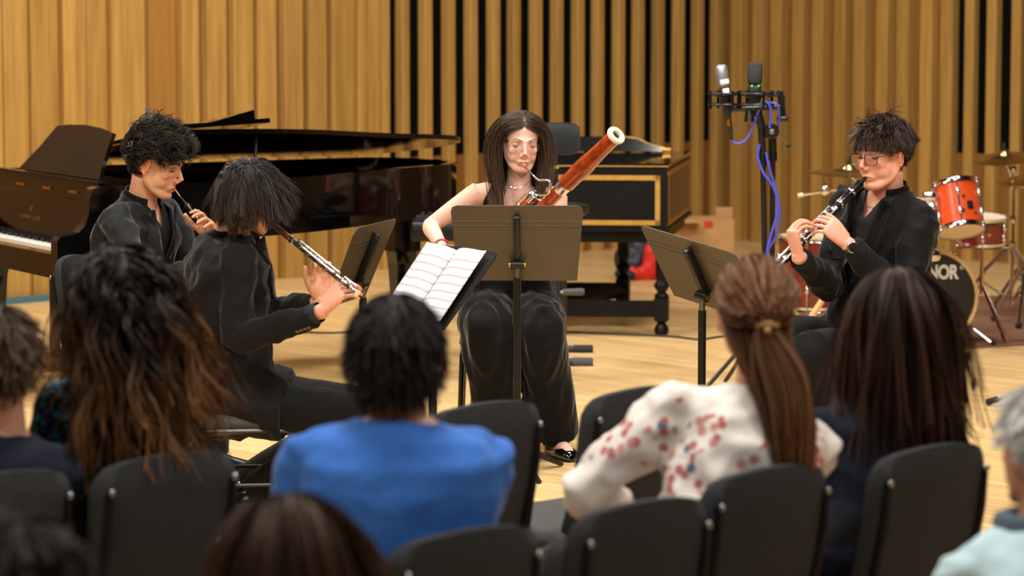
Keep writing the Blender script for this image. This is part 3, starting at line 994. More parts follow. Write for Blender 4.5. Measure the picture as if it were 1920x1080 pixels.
grille = mat('grille_grey', (60, 60, 64), .4, .7, bump=.5, bscale=500)
def big_mic(p0, p1, w, d, face, mats, name, label):
    m = MB()
    ax = (p1 - p0); L = ax.length; ax.normalize()
    rx = Vector((math.cos(face), math.sin(face), 0)); rx = (rx - ax * rx.dot(ax)).normalized(); ry = ax.cross(rx)
    M = Matrix(((rx.x, ry.x, ax.x, p0.x), (rx.y, ry.y, ax.y, p0.y), (rx.z, ry.z, ax.z, p0.z), (0, 0, 0, 1)))
    mc = thing('studio_microphone', label, 'microphone', tuple(p0))
    m.rbox((0, 0, L * .22), (w * .92, d * .92, L * .44), .01, M); m.build('body', mats[0], mc)
    m = MB(); m.rbox((0, 0, L * .72), (w, d, L * .56), .014, M); m.build('grille', mats[1], mc)
    return mc, M, L
m1, M1, L1 = big_mic(rp(1363, 200), rp(1351, 121), .052, .05, .2, (black_satin, mat('grille_silver', (150, 152, 160), .35, .6)), 'mic', 'silver-grilled studio microphone in the left shock mount')
m = MB(); m.rbox((.0, -.026, .115 * 1.0), (.04, .004, .022), .002, M1); m.rbox((0, -.026, .07), (.03, .004, .03), .002, M1); m.build('paper_label', paper_white, m1)
m = MB(); m.tube([rp(1363, 200), rp(1366, 226)], [.022, .013], 10); m.tube([rp(1366, 222), rp(1368, 236)], .014, 10, mi=1); m.tube([rp(1368, 236), rp(1372, 262)], [.014, .007], 10); m.build('connector', [black_rubber, brass], m1)
m2, M2, L2 = big_mic(rp(1414, 192), rp(1416, 117), .066, .05, .0, (black_satin, grille), 'mic', 'dark studio microphone with two green lights')
led = mat('green_led', (60, 255, 90), .4, emit=((40, 255, 80), 3.0))
for dx in (-.014, .016):
    m = MB(); m.ball((dx, -.025, L2 * .42), (.0035, .002, .004), M2, 8, 6); m.build('indicator', led, m2)
blue_c = mat('blue_cable', (72, 76, 190), .45)
m = MB(); m.tube(catmull([rp(1372, 262), rp(1378, 268), rp(1390, 268), rp(1402, 258), rp(1412, 236), rp(1424, 205, -.02)], 6), .0055, 8)
m.tube(catmull([rp(1424, 196, -.03), rp(1436, 191, -.05), rp(1445, 205, -.05), rp(1443, 240, -.04)], 6), .0055, 8)
m.tube(catmull([rp(1440, 192, -.03), rp(1456, 196, -.05), rp(1461, 215, -.03), rp(1459, 240, .0)], 6), .0055, 8)
m.tube(catmull([rp(1424, 270, -.02), rp(1421, 295, -.02), rp(1432, 325, -.03), rp(1450, 350, -.03), rp(1458, 380, -.03), rp(1455, 410, -.03), rp(1446, 440, -.03), rp(1438, 480, -.03), rp(1440, 560, -.03)], 6), .0065, 8)
m.tube(catmull([rp(1436, 285, -.02), rp(1444, 320, -.03), rp(1456, 360, -.03), rp(1462, 400, -.03), rp(1456, 440, -.02), rp(1440, 470, -.02), rp(1436, 500, -.02)], 6), .0055, 8)
m.build('cable', blue_c, rec)

# ================================================================== drum kit on a brown carpet
carp = mat('brown_carpet', (128, 94, 76), .98, var=.15, vscale=60, bump=.3, bscale=200, spec=.1)
cp = [G(1560, 668), G(1700, 662), G(1920, 648), G(2100, 632), G(2100, 560), G(1760, 556), G(1500, 560), G(1470, 620)]
m = MB(); n = len(cp)
m.prism([(p.x, p.y) for p in cp][::1], .001, .009)
o = m.build('carpet', carp, smooth=0, origin=(cp[0].x, cp[0].y, 0)); tag(o, 'worn brown carpet under the drum kit', 'carpet')
drum_or = mat('orange_sparkle', (206, 74, 30), .22, var=.12, vscale=120, coat=.7)
drum_red = mat('red_lacquer', (112, 26, 22), .22, var=.1, vscale=30, coat=.7)
skin_w = mat('drum_head', (226, 206, 180), .5)
skin_b = mat('black_head', (22, 21, 21), .4)
hoop_w = mat('hoop_wood', (206, 172, 116), .35, coat=.3)

bd_c = P(1746, 551, 16.4)
BDR = .245
bd = thing('bass_drum', 'bass drum with black front head and pale wooden hoop', 'drum', (bd_c.x, bd_c.y, 0))
bd_c.z = BDR + .02
bdn = Vector((.10, -.99, 0)).normalized()       # front head faces the camera
bx = Vector((-bdn.y, bdn.x, 0)) * 1.0
MD = Matrix(((bx.x, 0, bdn.x, bd_c.x), (bx.y, 0, bdn.y, bd_c.y), (0, 1, 0, bd_c.z), (0, 0, 0, 1)))
m = MB(); m.lathe([(BDR - .012, -.4), (BDR - .012, -.02)], MD, 40, caps=False); m.build('shell', drum_or, bd)
m = MB(); m.lathe([(BDR - .018, -.035), (BDR, -.035), (BDR + .004, -.01), (BDR, .012), (BDR - .016, .012), (BDR - .018, -.035)], MD, 48, caps=False); m.build('front_hoop', hoop_w, bd)
m = MB(); m.lathe([(BDR - .018, -.405), (BDR, -.405), (BDR, -.375), (BDR - .018, -.375)], MD, 48, caps=False); m.build('rear_hoop', hoop_w, bd)
m = MB(); m.lathe([(.0, -.004), (BDR - .015, -.004)], MD, 48, caps=False); m.build('front_head', skin_b, bd)
m = MB(); m.lathe([(BDR - .015, -.4), (.0, -.4)], MD, 48, caps=False); m.build('rear_head', skin_w, bd)
for i in range(8):
    a = i * math.pi / 4 + .3
    p = Vector((BDR * math.cos(a), BDR * math.sin(a), 0))
    m = MB(); m.rbox((p.x * 1.03, p.y * 1.03, -.07), (.02, .02, .05), .004, MD); m.tube([MD @ Vector((p.x * 1.03, p.y * 1.03, -.05)), MD @ Vector((p.x * 1.03, p.y * 1.03, .015))], .004, 6); m.build('lug', chrome, bd)
ltm = mat('white_print', (225, 222, 215), .6)
Lm = MD @ Matrix.Translation((.0, .11, .0005))
# check reading direction: x of MD must run to the right as seen from the front
lettering('SONOR', .098, MD @ Matrix.Translation((.012, .125, .0005)) @ Matrix.Diagonal((.76, 1, 1, 1)), ltm, bd, bold=.004, spacing=.95)
lettering('\u00ae', .03, MD @ Matrix.Translation((.158, .15, .0005)), ltm, bd, name='trademark_sign')
for sgn in (-1, 1):
    m = MB(); m.tube([MD @ Vector((sgn * .2, -.14, -.1)), MD @ Vector((sgn * .33, -BDR, -.02))], .008, 8); o = m.build('spur', chrome, bd)
    m = MB(); m.ball(MD @ Vector((sgn * .335, -BDR + .005, -.02)), .016); m.build('rubber_foot', black_rubber, o)

def drum(name, label, c, r, h, axis, shell, parts_mat=skin_w, badge=False, lugs=6, legs=None):
    d = thing(name, label, 'drum', (c.x, c.y, 0))
    ax = Vector(axis).normalized()
    M = Matrix.Translation(c) @ ax.to_track_quat('Z', 'Y').to_matrix().to_4x4()
    m = MB(); m.lathe([(r, -h / 2), (r, h / 2)], M, 36, caps=False); m.build('shell', shell, d)
    for z0, nm in ((h / 2, 'top_hoop'), (-h / 2, 'bottom_hoop')):
        m = MB(); m.lathe([(r + .002, z0 - .012), (r + .012, z0 - .012), (r + .009, z0), (r + .012, z0 + .012), (r + .002, z0 + .012), (r + .002, z0 - .012)], M, 36, caps=False); m.build(nm, chrome, d)
    m = MB(); m.lathe([(r + .002, h / 2 + .004), (0, h / 2 + .005)], M, 36, caps=False); m.build('top_head', parts_mat, d)
    m = MB(); m.lathe([(0, -h / 2 - .005), (r + .002, -h / 2 - .004)], M, 36, caps=False); m.build('bottom_head', skin_w, d)
    for i in range(lugs):
        a = i * 2 * math.pi / lugs + .2
        x, y = (r + .012) * math.cos(a), (r + .012) * math.sin(a)
        m = MB()
        m.tube([M @ Vector((x * .985, y * .985, -h * .22)), M @ Vector((x * .985, y * .985, h * .22))], .005, 6)
        for s in (-1, 1):
            m.tube([M @ Vector((x, y, s * (h / 2 + .016))), M @ Vector((x, y, s * h * .2))], .004, 6)
            m.ball((x * .98, y * .98, s * h * .22), (.012, .012, .022), M, 10, 8)
        m.build('lug', chrome, d)
    if badge:
        v = M.inverted() @ Vector((badge[0], badge[1], badge[2]))
        a = math.atan2(v.y, v.x)
        Mb_ = M @ Matrix.Rotation(a, 4, 'Z') @ Matrix.Translation((r + .001, 0, v.z))
        m = MB(); m.rbox((0, 0, 0), (.004, .035, .045), .001, Mb_); m.build('badge', skin_b, d)
        for dy, dz in ((-.05, 0), (0, .055), (0, -.05)):
            m = MB(); m.box((0, dy, dz), (.003, .014, .014), Mb_ @ Matrix.Rotation(.6, 4, 'X')); m.build('badge_star', brass, d)
    return d, M
DY = 16.2
tc_ = P(1797, 390, DY)
d1, Mt = drum('tom_drum', 'bright orange tom drum mounted above the bass drum', tc_, .115, .235, (-.1, .42, 1), drum_or, badge=tuple(P(1826, 379, DY - .14)))
m = MB(); m.tube([tc_ + Vector((-.11, .02, .06)), tc_ + Vector((-.17, .02, .05)), tc_ + Vector((-.16, .04, -.30))], .012, 8); m.rbox(tc_ + Vector((-.15, -.03, .06)), (.07, .06, .05), .012); m.ball(tc_ + Vector((-.14, -.05, .01)), .026); m.build('mount_arm', chrome, d1)
sc_ = P(1842, 432, DY + .5)
d2, Ms = drum('snare_drum', 'dark red snare drum behind the orange tom', sc_, .118, .13, (.02, -.1, 1), drum_red, badge=tuple(P(1848, 431, DY + .3)))
m = MB(); m.tube([sc_ + Vector((0, 0, -.08)), Vector((sc_.x, sc_.y, .25))], .011, 8); m.rbox(sc_ + Vector((0, 0, -.085)), (.28, .03, .02), .004)
m.build('stand_post', chrome, d2)
for k in range(3):
    a = k * 2.094 + .9
    m = MB(); m.tube([Vector((sc_.x, sc_.y, .3)), Vector((sc_.x + .25 * math.cos(a), sc_.y + .25 * math.sin(a), .02))], .008, 6); m.build('leg', chrome, d2)
t2 = P(1738, 440, DY)
d3, _ = drum('tom_drum', 'small red tom drum half hidden behind the clarinettist', P(1720, 420, DY + .1), .10, .2, (.08, -.2, 1), drum_red)
m = MB(); m.rbox(P(1745, 478, DY - .1), (.1, .06, .07), .02); m.tube([P(1752, 478, DY), P(1752, 400, DY)], .012, 8); m.build('mount_arm', chrome, d3)
d4, _ = drum('floor_tom', 'red floor tom behind the clarinettist\'s hands', P(1530, 510, 16.5), .19, .36, (0, 0, 1), drum_red)
for k in range(3):
    a = k * 2.094 + 1.2
    c = P(1530, 510, 16.5)
    m = MB(); m.tube([Vector((c.x + .21 * math.cos(a), c.y + .21 * math.sin(a), c.z)), Vector((c.x + .22 * math.cos(a), c.y + .22 * math.sin(a), .012))], .008, 6); m.build('leg', chrome, d4)
wst = mat('pale_wood', (206, 170, 112), .5)
wp = P(1512, 560, 15.2)
st_ = thing('instrument_stand', 'pale wooden folding stand with crossed legs beside the red floor tom', 'stand', (wp.x, wp.y, 0))
for k, (x0, x1, dy) in enumerate(((-.16, .12, 0), (.14, -.14, .03))):
    m = MB(); m.tube([Vector((wp.x + x0, wp.y + dy, .0)), Vector((wp.x + x1, wp.y + dy, .44))], .016, 6); m.build('leg', wst, st_)
m = MB(); m.tube([Vector((wp.x + .12, wp.y - .1, .43)), Vector((wp.x + .12, wp.y + .14, .43))], .014, 6); m.build('top_bar', wst, st_)

cym = mat('bronze_cymbal', (206, 178, 122), .26, 1.0, var=.1, vscale=30)
def cymbal(name, label, c, r, axis, base=None, boom=None):
    t = thing(name, label, 'cymbal', (c.x if base is None else base.x, c.y if base is None else base.y, 0))
    M = Matrix.Translation(c) @ Vector(axis).normalized().to_track_quat('Z', 'Y').to_matrix().to_4x4()
    m = MB(); m.lathe([(r, 0), (r * .6, .012), (r * .25, .02), (r * .2, .028), (r * .12, .045), (.006, .05), (.006, .047), (r * .12, .042), (r * .2, .025), (r * .6, .009), (r, -.002)], M, 40, caps=False); m.build('cymbal', cym, t)
    m = MB(); m.lathe([(.009, .05), (.012, .06), (.006, .085), (0, .09)], M, 10); m.build('wing_nut', black_rubber, t)
    if base is not None:
        b = Vector((base.x, base.y, 0))
        m = MB(); m.tube([c, Vector((b.x, b.y, c.z - .12)), Vector((b.x, b.y, .08))], [.008, .01, .013], 8)
        for z in (c.z - .06, c.z * .62, .42): m.lathe([(.018, z - .02), (.02, z), (.018, z + .02)], Matrix.Translation((b.x, b.y, 0)), 10)
        m.build('pole', chrome, t)
        for k in range(3):
            a = k * 2.094 + .2 + .5
            e = Vector((b.x + .3 * math.cos(a), b.y + .3 * math.sin(a), .03))
            m = MB(); m.tube([Vector((b.x, b.y, .42)), Vector((b.x, b.y, .42)).lerp(e, .5) + Vector((.0, 0, .05)), e], .01, 8); m.tube([Vector((b.x, b.y, .1)), Vector((b.x, b.y, .42)).lerp(e, .55)], .006, 6)
            o = m.build('leg', chrome, t)
            m = MB(); m.ball(e, (.02, .02, .018)); m.build('rubber_foot', black_rubber, o)
    return t
cb = G(1896, 598)
cymbal('cymbal_stand', 'bronze ride cymbal on a chrome tripod stand at right', P(1884, 297, cb.y), .17, (-.1, -.15, 1), cb)
cb2 = G(1960, 590)
cymbal('cymbal_stand', 'lower bronze cymbal at the right edge of the picture', P(1935, 345, cb2.y), .2, (.05, -.1, 1), cb2)
c3_ = P(1590, 326, 15.8)
cymbal('cymbal_stand', 'wide bronze crash cymbal behind the clarinettist\'s face', c3_, .2, (.05, -.02, 1), Vector((P(1640, 326, 15.8).x, 15.95, 0)))
bs_ = thing('boom_arm', 'chrome boom arm pointing left beside the clarinet', 'stand', (P(1640, 500, 16.0).x, 16.0, 0))
m = MB(); m.tube([P(1496, 367, 16.0), P(1550, 358, 16.0), P(1600, 352, 16.0), P(1640, 352, 16.0)], .007, 8); m.build('arm', chrome, bs_)
m = MB(); m.tube([P(1496, 367, 16.0), P(1506, 365, 16.0)], .011, 8); m.build('arm_tip', skin_w, bs_)
m = MB(); m.ball(P(1548, 357, 16.0), .028); m.tube([P(1548, 340, 16.0), P(1548, 372, 16.0)], .01, 8); m.build('joint', chrome, bs_)
m = MB(); m.tube([P(1640, 352, 16.0), Vector((bs_.location.x, 16.0, .02))], .01, 8); m.build('post', chrome, bs_)
for k in range(3):
    a = k * 2.094
    m = MB(); m.tube([Vector((bs_.location.x, 16.0, .25)), Vector((bs_.location.x + .2 * math.cos(a), 16.0 + .2 * math.sin(a), .015))], .008, 6); m.build('leg', chrome, bs_)
# hi-hat stand in front of the ride cymbal at the frame edge
hh = G(1922, 612)
hs = thing('hi_hat_stand', 'chrome hi-hat stand with splayed legs at right edge', 'stand', (hh.x, hh.y, 0))
m = MB(); m.tube([Vector((hh.x, hh.y, .05)), Vector((hh.x, hh.y, .8))], .012, 8); m.build('pole', chrome, hs)
for z in (.78, .81):
    m = MB(); m.lathe([(.16, 0), (.08, .01 if z > .8 else -.01), (.01, .03 if z > .8 else -.03)], Matrix.Translation((hh.x, hh.y, z)), 32, caps=False); m.build('hi_hat_cymbal', cym, hs)
for k in range(3):
    a = k * 2.094 + 2.3
    e = Vector((hh.x + .22 * math.cos(a), hh.y + .22 * math.sin(a), .03))
    m = MB(); m.tube([Vector((hh.x, hh.y, .36)), e], .01, 8); o = m.build('leg', chrome, hs)
    m = MB(); m.ball(e, (.02, .02, .018)); m.build('rubber_foot', black_rubber, o)
# foot of a microphone stand in front of the carpet
tf = G(1850, 762)
ft = thing('microphone_stand', 'black microphone stand with a leg on the bare floor at right', 'stand', (tf.x + .3, tf.y + .1, 0))
m = MB(); m.tube([tf + Vector((.02, 0, .018)), Vector((tf.x + .3, tf.y + .1, .1))], .009, 8); o = m.build('leg', black_metal, ft)
m = MB(); m.tube([tf + Vector((0, 0, .018)), tf + Vector((.05, .015, .03))], .015, 10); m.build('rubber_foot', black_rubber, o)
for a in (.9, -1.0):
    m = MB(); m.tube([Vector((tf.x + .3, tf.y + .1, .1)), Vector((tf.x + .3 + .3 * math.cos(a), tf.y + .1 + .3 * math.sin(a), .012))], .009, 8); m.build('leg', black_metal, ft)
m = MB(); m.tube([Vector((tf.x + .3, tf.y + .1, .08)), Vector((tf.x + .3, tf.y + .1, 1.1))], .01, 8); m.build('pole', black_metal, ft)

# ================================================================== music stands
def music_stand(label, base, desk_c, heading, tilt, base_rot=0.3, w=.508, h=.32, roll=0.0, desk_mat=None):
    """heading: where the reader looks (0 = away from the camera); the desk's printed side faces the reader"""
    desk_mat = desk_mat or stand_metal
    t = thing('music_stand', label, 'music stand', (base.x, base.y, 0), 'music stands of the players')
    fdir = fwd(heading)
    M = Matrix.Translation(desk_c) @ Matrix.Rotation(-R(heading), 4, 'Z') @ Matrix.Rotation(roll, 4, 'Y') @ Matrix.Rotation(-R(tilt), 4, 'X')
    # local: X right of reader, Z up along desk, +Y away from reader (rear of the desk)
    m = MB()
    poly = []
    w0, w1 = w / 2, w / 2 * .9
    rr = .025
    poly = [(-w1, -h / 2), (w1, -h / 2), (w0 - .002, h / 2 - rr), (w0 - rr * .3, h / 2 - rr * .3), (w0 - rr, h / 2), (-w0 + rr, h / 2), (-w0 + rr * .3, h / 2 - rr * .3), (-w0 + .002, h / 2 - rr)]
    Mx = M @ Matrix(((1, 0, 0, 0), (0, 0, 1, 0), (0, 1, 0, 0), (0, 0, 0, 1)))
    m.prism(poly[::-1], -.002, .002, Mx)
    dk = m.build('desk', desk_mat, t, smooth=0)
    for zz in (h / 2 - .065, h / 2 - .085):
        m = MB(); m.tube([M @ Vector((-w0 + .012, .002, zz)), M @ Vector((w0 - .012, .002, zz))], .0022, 6); m.build('rib', desk_mat, dk)
    m = MB(); m.box((0, -.028, -h / 2 + .001), (w1 * 2, .056, .003), M); m.box((0, -.055, -h / 2 + .008), (w1 * 2, .003, .016), M); m.build('ledge', desk_mat, dk, smooth=0)
    m = MB(); m.rbox((0, .018, .02), (.024, .03, .21), .005, M); m.build('spine', stand_black, dk)
    hinge = M @ Vector((0, .035, -.075))
    rx = M.to_3x3() @ Vector((1, 0, 0))
    m = MB(); m.tube([hinge - rx * .026, hinge + rx * .026], .017, 12); m.build('hinge', stand_black, t)
    for q_ in (-1, 1):
        m = MB(); m.tube([hinge + rx * (q_ * .032), hinge + rx * (q_ * .024)], .011, 10); m.build('hinge_bolt', brass, t)
    bt = Vector((hinge.x, hinge.y, 0))
    m = MB(); m.tube([hinge, Vector((bt.x, bt.y, hinge.z - .06))], .011, 12); m.build('upper_tube', steel if desk_mat is stand_metal else stand_black, t)
    m = MB(); m.tube([Vector((bt.x, bt.y, hinge.z - .05)), Vector((bt.x, bt.y, .06))], .0145, 12); m.build('lower_tube', stand_black, t)
    for k in range(3):
        a = k * 2.094 + base_rot
        e = Vector((bt.x + .26 * math.cos(a), bt.y + .26 * math.sin(a), .008))
        m = MB(); m.tube([Vector((bt.x, bt.y, .10)), Vector((bt.x, bt.y, .05)).lerp(e, .4) + Vector((0, 0, .03)), e], [.012, .014, .012], 6, flat=.7); m.build('foot', stand_black, t)
    t.location = (bt.x, bt.y, 0)
    for c in t.children:
        c.location = Vector(c.location) + (Vector((base.x, base.y, 0)) - Vector((bt.x, bt.y, 0)))
    return t, M
s1, MS1 = music_stand('music stand in front of the bassoonist, desk seen square from behind', P(967, 800, 12.15), P(970, 456, 12.2), 182, 22, -1.25)
s2, MS2 = music_stand('dark music stand edge-on beside the flautist\'s hands', P(690, 800, 11.9), P(678, 492, 11.9), 105, 22, .4)
s3, MS3 = music_stand('music stand holding the open white score', P(800, 700, 10.9), P(820, 535, 10.9), 60, 38, .9, desk_mat=stand_black)
s4, MS4 = music_stand('music stand tilted in front of the clarinettist', P(1335, 800, 11.3), P(1316, 514, 11.3), 231, 34, .2, roll=R(-8))
# the open score on the flautist's stand
stave = bpy.data.materials.new('printed_music'); stave.use_nodes = True
nt = stave.node_tree; pb2 = nt.nodes['Principled BSDF']; pb2.inputs['Roughness'].default_value = .8
tcc = nt.nodes.new('ShaderNodeTexCoord'); sx = nt.nodes.new('ShaderNodeSeparateXYZ'); nt.links.new(tcc.outputs['UV'], sx.inputs[0])
mm = nt.nodes.new('ShaderNodeMath'); mm.operation = 'MULTIPLY'; mm.inputs[1].default_value = 9.0; nt.links.new(sx.outputs['Y'], mm.inputs[0])
fr_ = nt.nodes.new('ShaderNodeMath'); fr_.operation = 'FRACT'; nt.links.new(mm.outputs[0], fr_.inputs[0])
cr = nt.nodes.new('ShaderNodeValToRGB')
e = cr.color_ramp.elements; e[0].position = .0; e[0].color = (.70, .70, .73, 1); e[1].position = .36; e[1].color = (.70, .70, .73, 1)
for pos, v in ((.40, .25), (.45, .55), (.5, .2), (.55, .55), (.6, .25), (.66, .7)):
    q = e.new(pos); q.color = (v, v, v * 1.02, 1)
nt.links.new(fr_.outputs[0], cr.inputs[0])
ns = nt.nodes.new('ShaderNodeTexNoise'); ns.inputs['Scale'].default_value = 26; nt.links.new(tcc.outputs['UV'], ns.inputs['Vector'])
mxx = nt.nodes.new('ShaderNodeMix'); mxx.data_type = 'RGBA'; mxx.inputs[6].default_value = (.70, .70, .73, 1)
mxx.inputs[0].default_value = .75; nt.links.new(cr.outputs[0], mxx.inputs[7])
nt.links.new(mxx.outputs[2], pb2.inputs['Base Color'])
score = thing('sheet_music', 'open white score resting on the flautist\'s music stand', 'sheet music', tuple(MS3 @ Vector((0, -.02, -.15))))
for sgn in (-1, 1):
    nx, nz = 10, 6
    vs = []; uv = []
    for i in range(nx + 1):
        for j in range(nz + 1):
            s_ = i / nx; q = j / nz
            x = sgn * (.003 + .205 * s_)
            y = -.008 - .022 * math.sin(math.pi * min(1, s_ * 1.15)) * (1 - s_ * .5) - .01 * s_ ** 3
            z = -.15 + .29 * q + (.01 * s_ if True else 0)
            vs.append(MS3 @ Vector((x - .005, y, z))); uv.append((s_, q))
    fs = []
    for i in range(nx):
        for j in range(nz):
            a = i * (nz + 1) + j
            f = (a, a + 1, a + nz + 2, a + nz + 1)
            fs.append(f if sgn > 0 else f[::-1])
    m = MB(); m.add(vs, fs)
    o = m.build('page', stave, score, smooth=60)
    ul = o.data.uv_layers.new(name='UVMap')
    for l in o.data.loops: ul.data[l.index].uv = uv[l.vertex_index]
    sd = o.modifiers.new('thickness', 'SOLIDIFY'); sd.thickness = .003

# ================================================================== chairs
post_black = mat('post_black', (12, 12, 12), .6, spec=.2)
def make_chair():
    t = thing('stacking_chair', 'x', 'chair')
    def back_point(u, v, th):
        w = .198
        x = u * w
        zt = .352 * v + .026 * v * v * (1 - u * u * 1.0)
        y = -.195 - .075 * v - .0 + .03 * u * u - .015 * math.sin(v * math.pi) + th
        return Vector((x, y, .47 + zt))
    nu, nv = 12, 10
    vs = []; fs = []
    def outline(u, v):
        # pull the top corners round
        r = .26
        uu, vv = u, v
        if abs(u) > 1 - r and v > 1 - r * .6:
            a = (abs(u) - (1 - r)) / r; b = (v - (1 - r * .6)) / (r * .6)
            k = max(a, b); L = math.hypot(a, b)
            if L > 0: a, b = a * k / L, b * k / L
            uu = math.copysign(1 - r + a * r, u); vv = 1 - r * .6 + b * r * .6
        return uu, vv
    idx = {}
    for side, th in ((0, .022), (1, -.022)):
        for i in range(nu + 1):
            for j in range(nv + 1):
                u, v = outline(-1 + 2 * i / nu, j / nv)
                edge = (i in (0, nu)) or (j in (0, nv))
                idx[(side, i, j)] = len(vs); vs.append(back_point(u * (.985 if edge else 1), v, th * (.55 if edge else 1)))
    for i in range(nu):
        for j in range(nv):
            f = [idx[(0, i, j)], idx[(0, i + 1, j)], idx[(0, i + 1, j + 1)], idx[(0, i, j + 1)]]
            fs.append(tuple(reversed(f)))
            fs.append((idx[(1, i, j)], idx[(1, i + 1, j)], idx[(1, i + 1, j + 1)], idx[(1, i, j + 1)]))
    rim = [(i, 0) for i in range(nu)] + [(nu, j) for j in range(nv)] + [(i, nv) for i in range(nu, 0, -1)] + [(0, j) for j in range(nv, 0, -1)]
    for a, b in zip(rim, rim[1:] + rim[:1]):
        fs.append((idx[(0,) + a], idx[(0,) + b], idx[(1,) + b], idx[(1,) + a]))
    m = MB(); m.add(vs, fs); m.build('backrest', chair_fabric, t, smooth=70)
    m = MB(); m.rbox((0, .03, .45), (.43, .43, .06), .025); m.build('seat', chair_fabric2, t, smooth=60)
    for s in (-1, 1):
        x = s * .165
        m = MB(); m.tube([back_point(s * .86, .0, -.03) + Vector((0, 0, -.06)), back_point(s * .86, .3, -.028), back_point(s * .86, .62, -.028), back_point(s * .86, .86, -.026)], [.012, .012, .011, .009], 8); o = m.build('back_post', post_black, t)
        m = MB(); m.ball(back_point(s * .86, .86, -.034), (.008, .006, .008)); m.build('bolt', steel, o)
        m = MB(); m.tube(catmull([back_point(s * .86, 0, -.03) + Vector((0, 0, -.06)), Vector((s * .2, -.12, .415)), Vector((s * .2, .16, .415)), Vector((s * .2, .205, .40)), Vector((s * .205, .215, .36)), Vector((s * .215, .23, .012))], 4), .0115, 8); m.build('front_leg', black_metal, t)
        m = MB(); m.tube(catmull([Vector((s * .19, .02, .41)), Vector((s * .195, -.10, .405)), Vector((s * .2, -.15, .36)), Vector((s * .215, -.26, .012))], 4), .0115, 8); m.build('rear_leg', black_metal, t)
        m = MB(); m.tube([Vector((s * .208, .222, .2)), Vector((s * .208, -.205, .2))], .008, 8); m.build('side_rail', black_metal, t)
    m = MB(); m.tube([Vector((-.2, .19, .405)), Vector((.2, .19, .405))], .01, 8); m.build('front_rail', black_metal, t)
    m = MB(); m.tube([Vector((-.2, -.17, .33)), Vector((.2, -.17, .33))], .008, 8); m.build('rear_rail', black_metal, t)
    return t
chair0 = make_chair()
_first = [True]
def place_chair(label, x, y, heading, group='charcoal upholstered stacking chairs', z=0):
    if _first[0]:
        c = chair0; _first[0] = False
    else:
        c = copy_tree(chair0)
    c.location = (x, y, z); c.rotation_euler = (0, 0, -R(heading))
    tag(c, label, 'chair', group)
    return c
def chair_at_back(label, px, py, Y, heading=-43):
    p = P(px, py, Y)
    f = fwd(heading)
    return place_chair(label, p.x + f.x * .26, p.y + f.y * .26, heading)
AUD = [('empty charcoal chair peeping out left of the blue shirt', 648, 806, 7.45),
       ('empty charcoal chair just right of the blue-shirted man, in the front row', 912, 752, 7.92),
       ('empty charcoal chair left of the woman in floral blouse, seat showing', 1205, 722, 8.22),
       ('charcoal chair of the boy at the left edge', 0, 887, 6.79),
       ('charcoal chair under the girl in the sequined dress', 318, 848, 7.06),
       ('charcoal chair of the man in the blue shirt', 880, 994, 6.08),
       ('empty charcoal chair in front of the floral blouse, between two others', 1210, 934, 6.42),
       ('charcoal chair of the woman with the ponytail', 1445, 876, 6.865),
       ('charcoal chair of the woman with long straight hair', 1752, 834, 7.19)]
for a in AUD: chair_at_back(*a)

# ================================================================== people: builders
UPZ = Vector((0, 0, 1))
def head_frame(c, heading, pitch=0.0, roll=0.0, s=1.0):
    """x right of the person, y forward, z up; pitch > 0 looks down, roll > 0 leans to the person's right"""
    M = Matrix.Rotation(-R(heading), 4, 'Z') @ Matrix.Rotation(-R(pitch), 4, 'X') @ Matrix.Rotation(R(roll), 4, 'Y')
    return Matrix.Translation(c) @ M @ Matrix.Scale(s, 4)

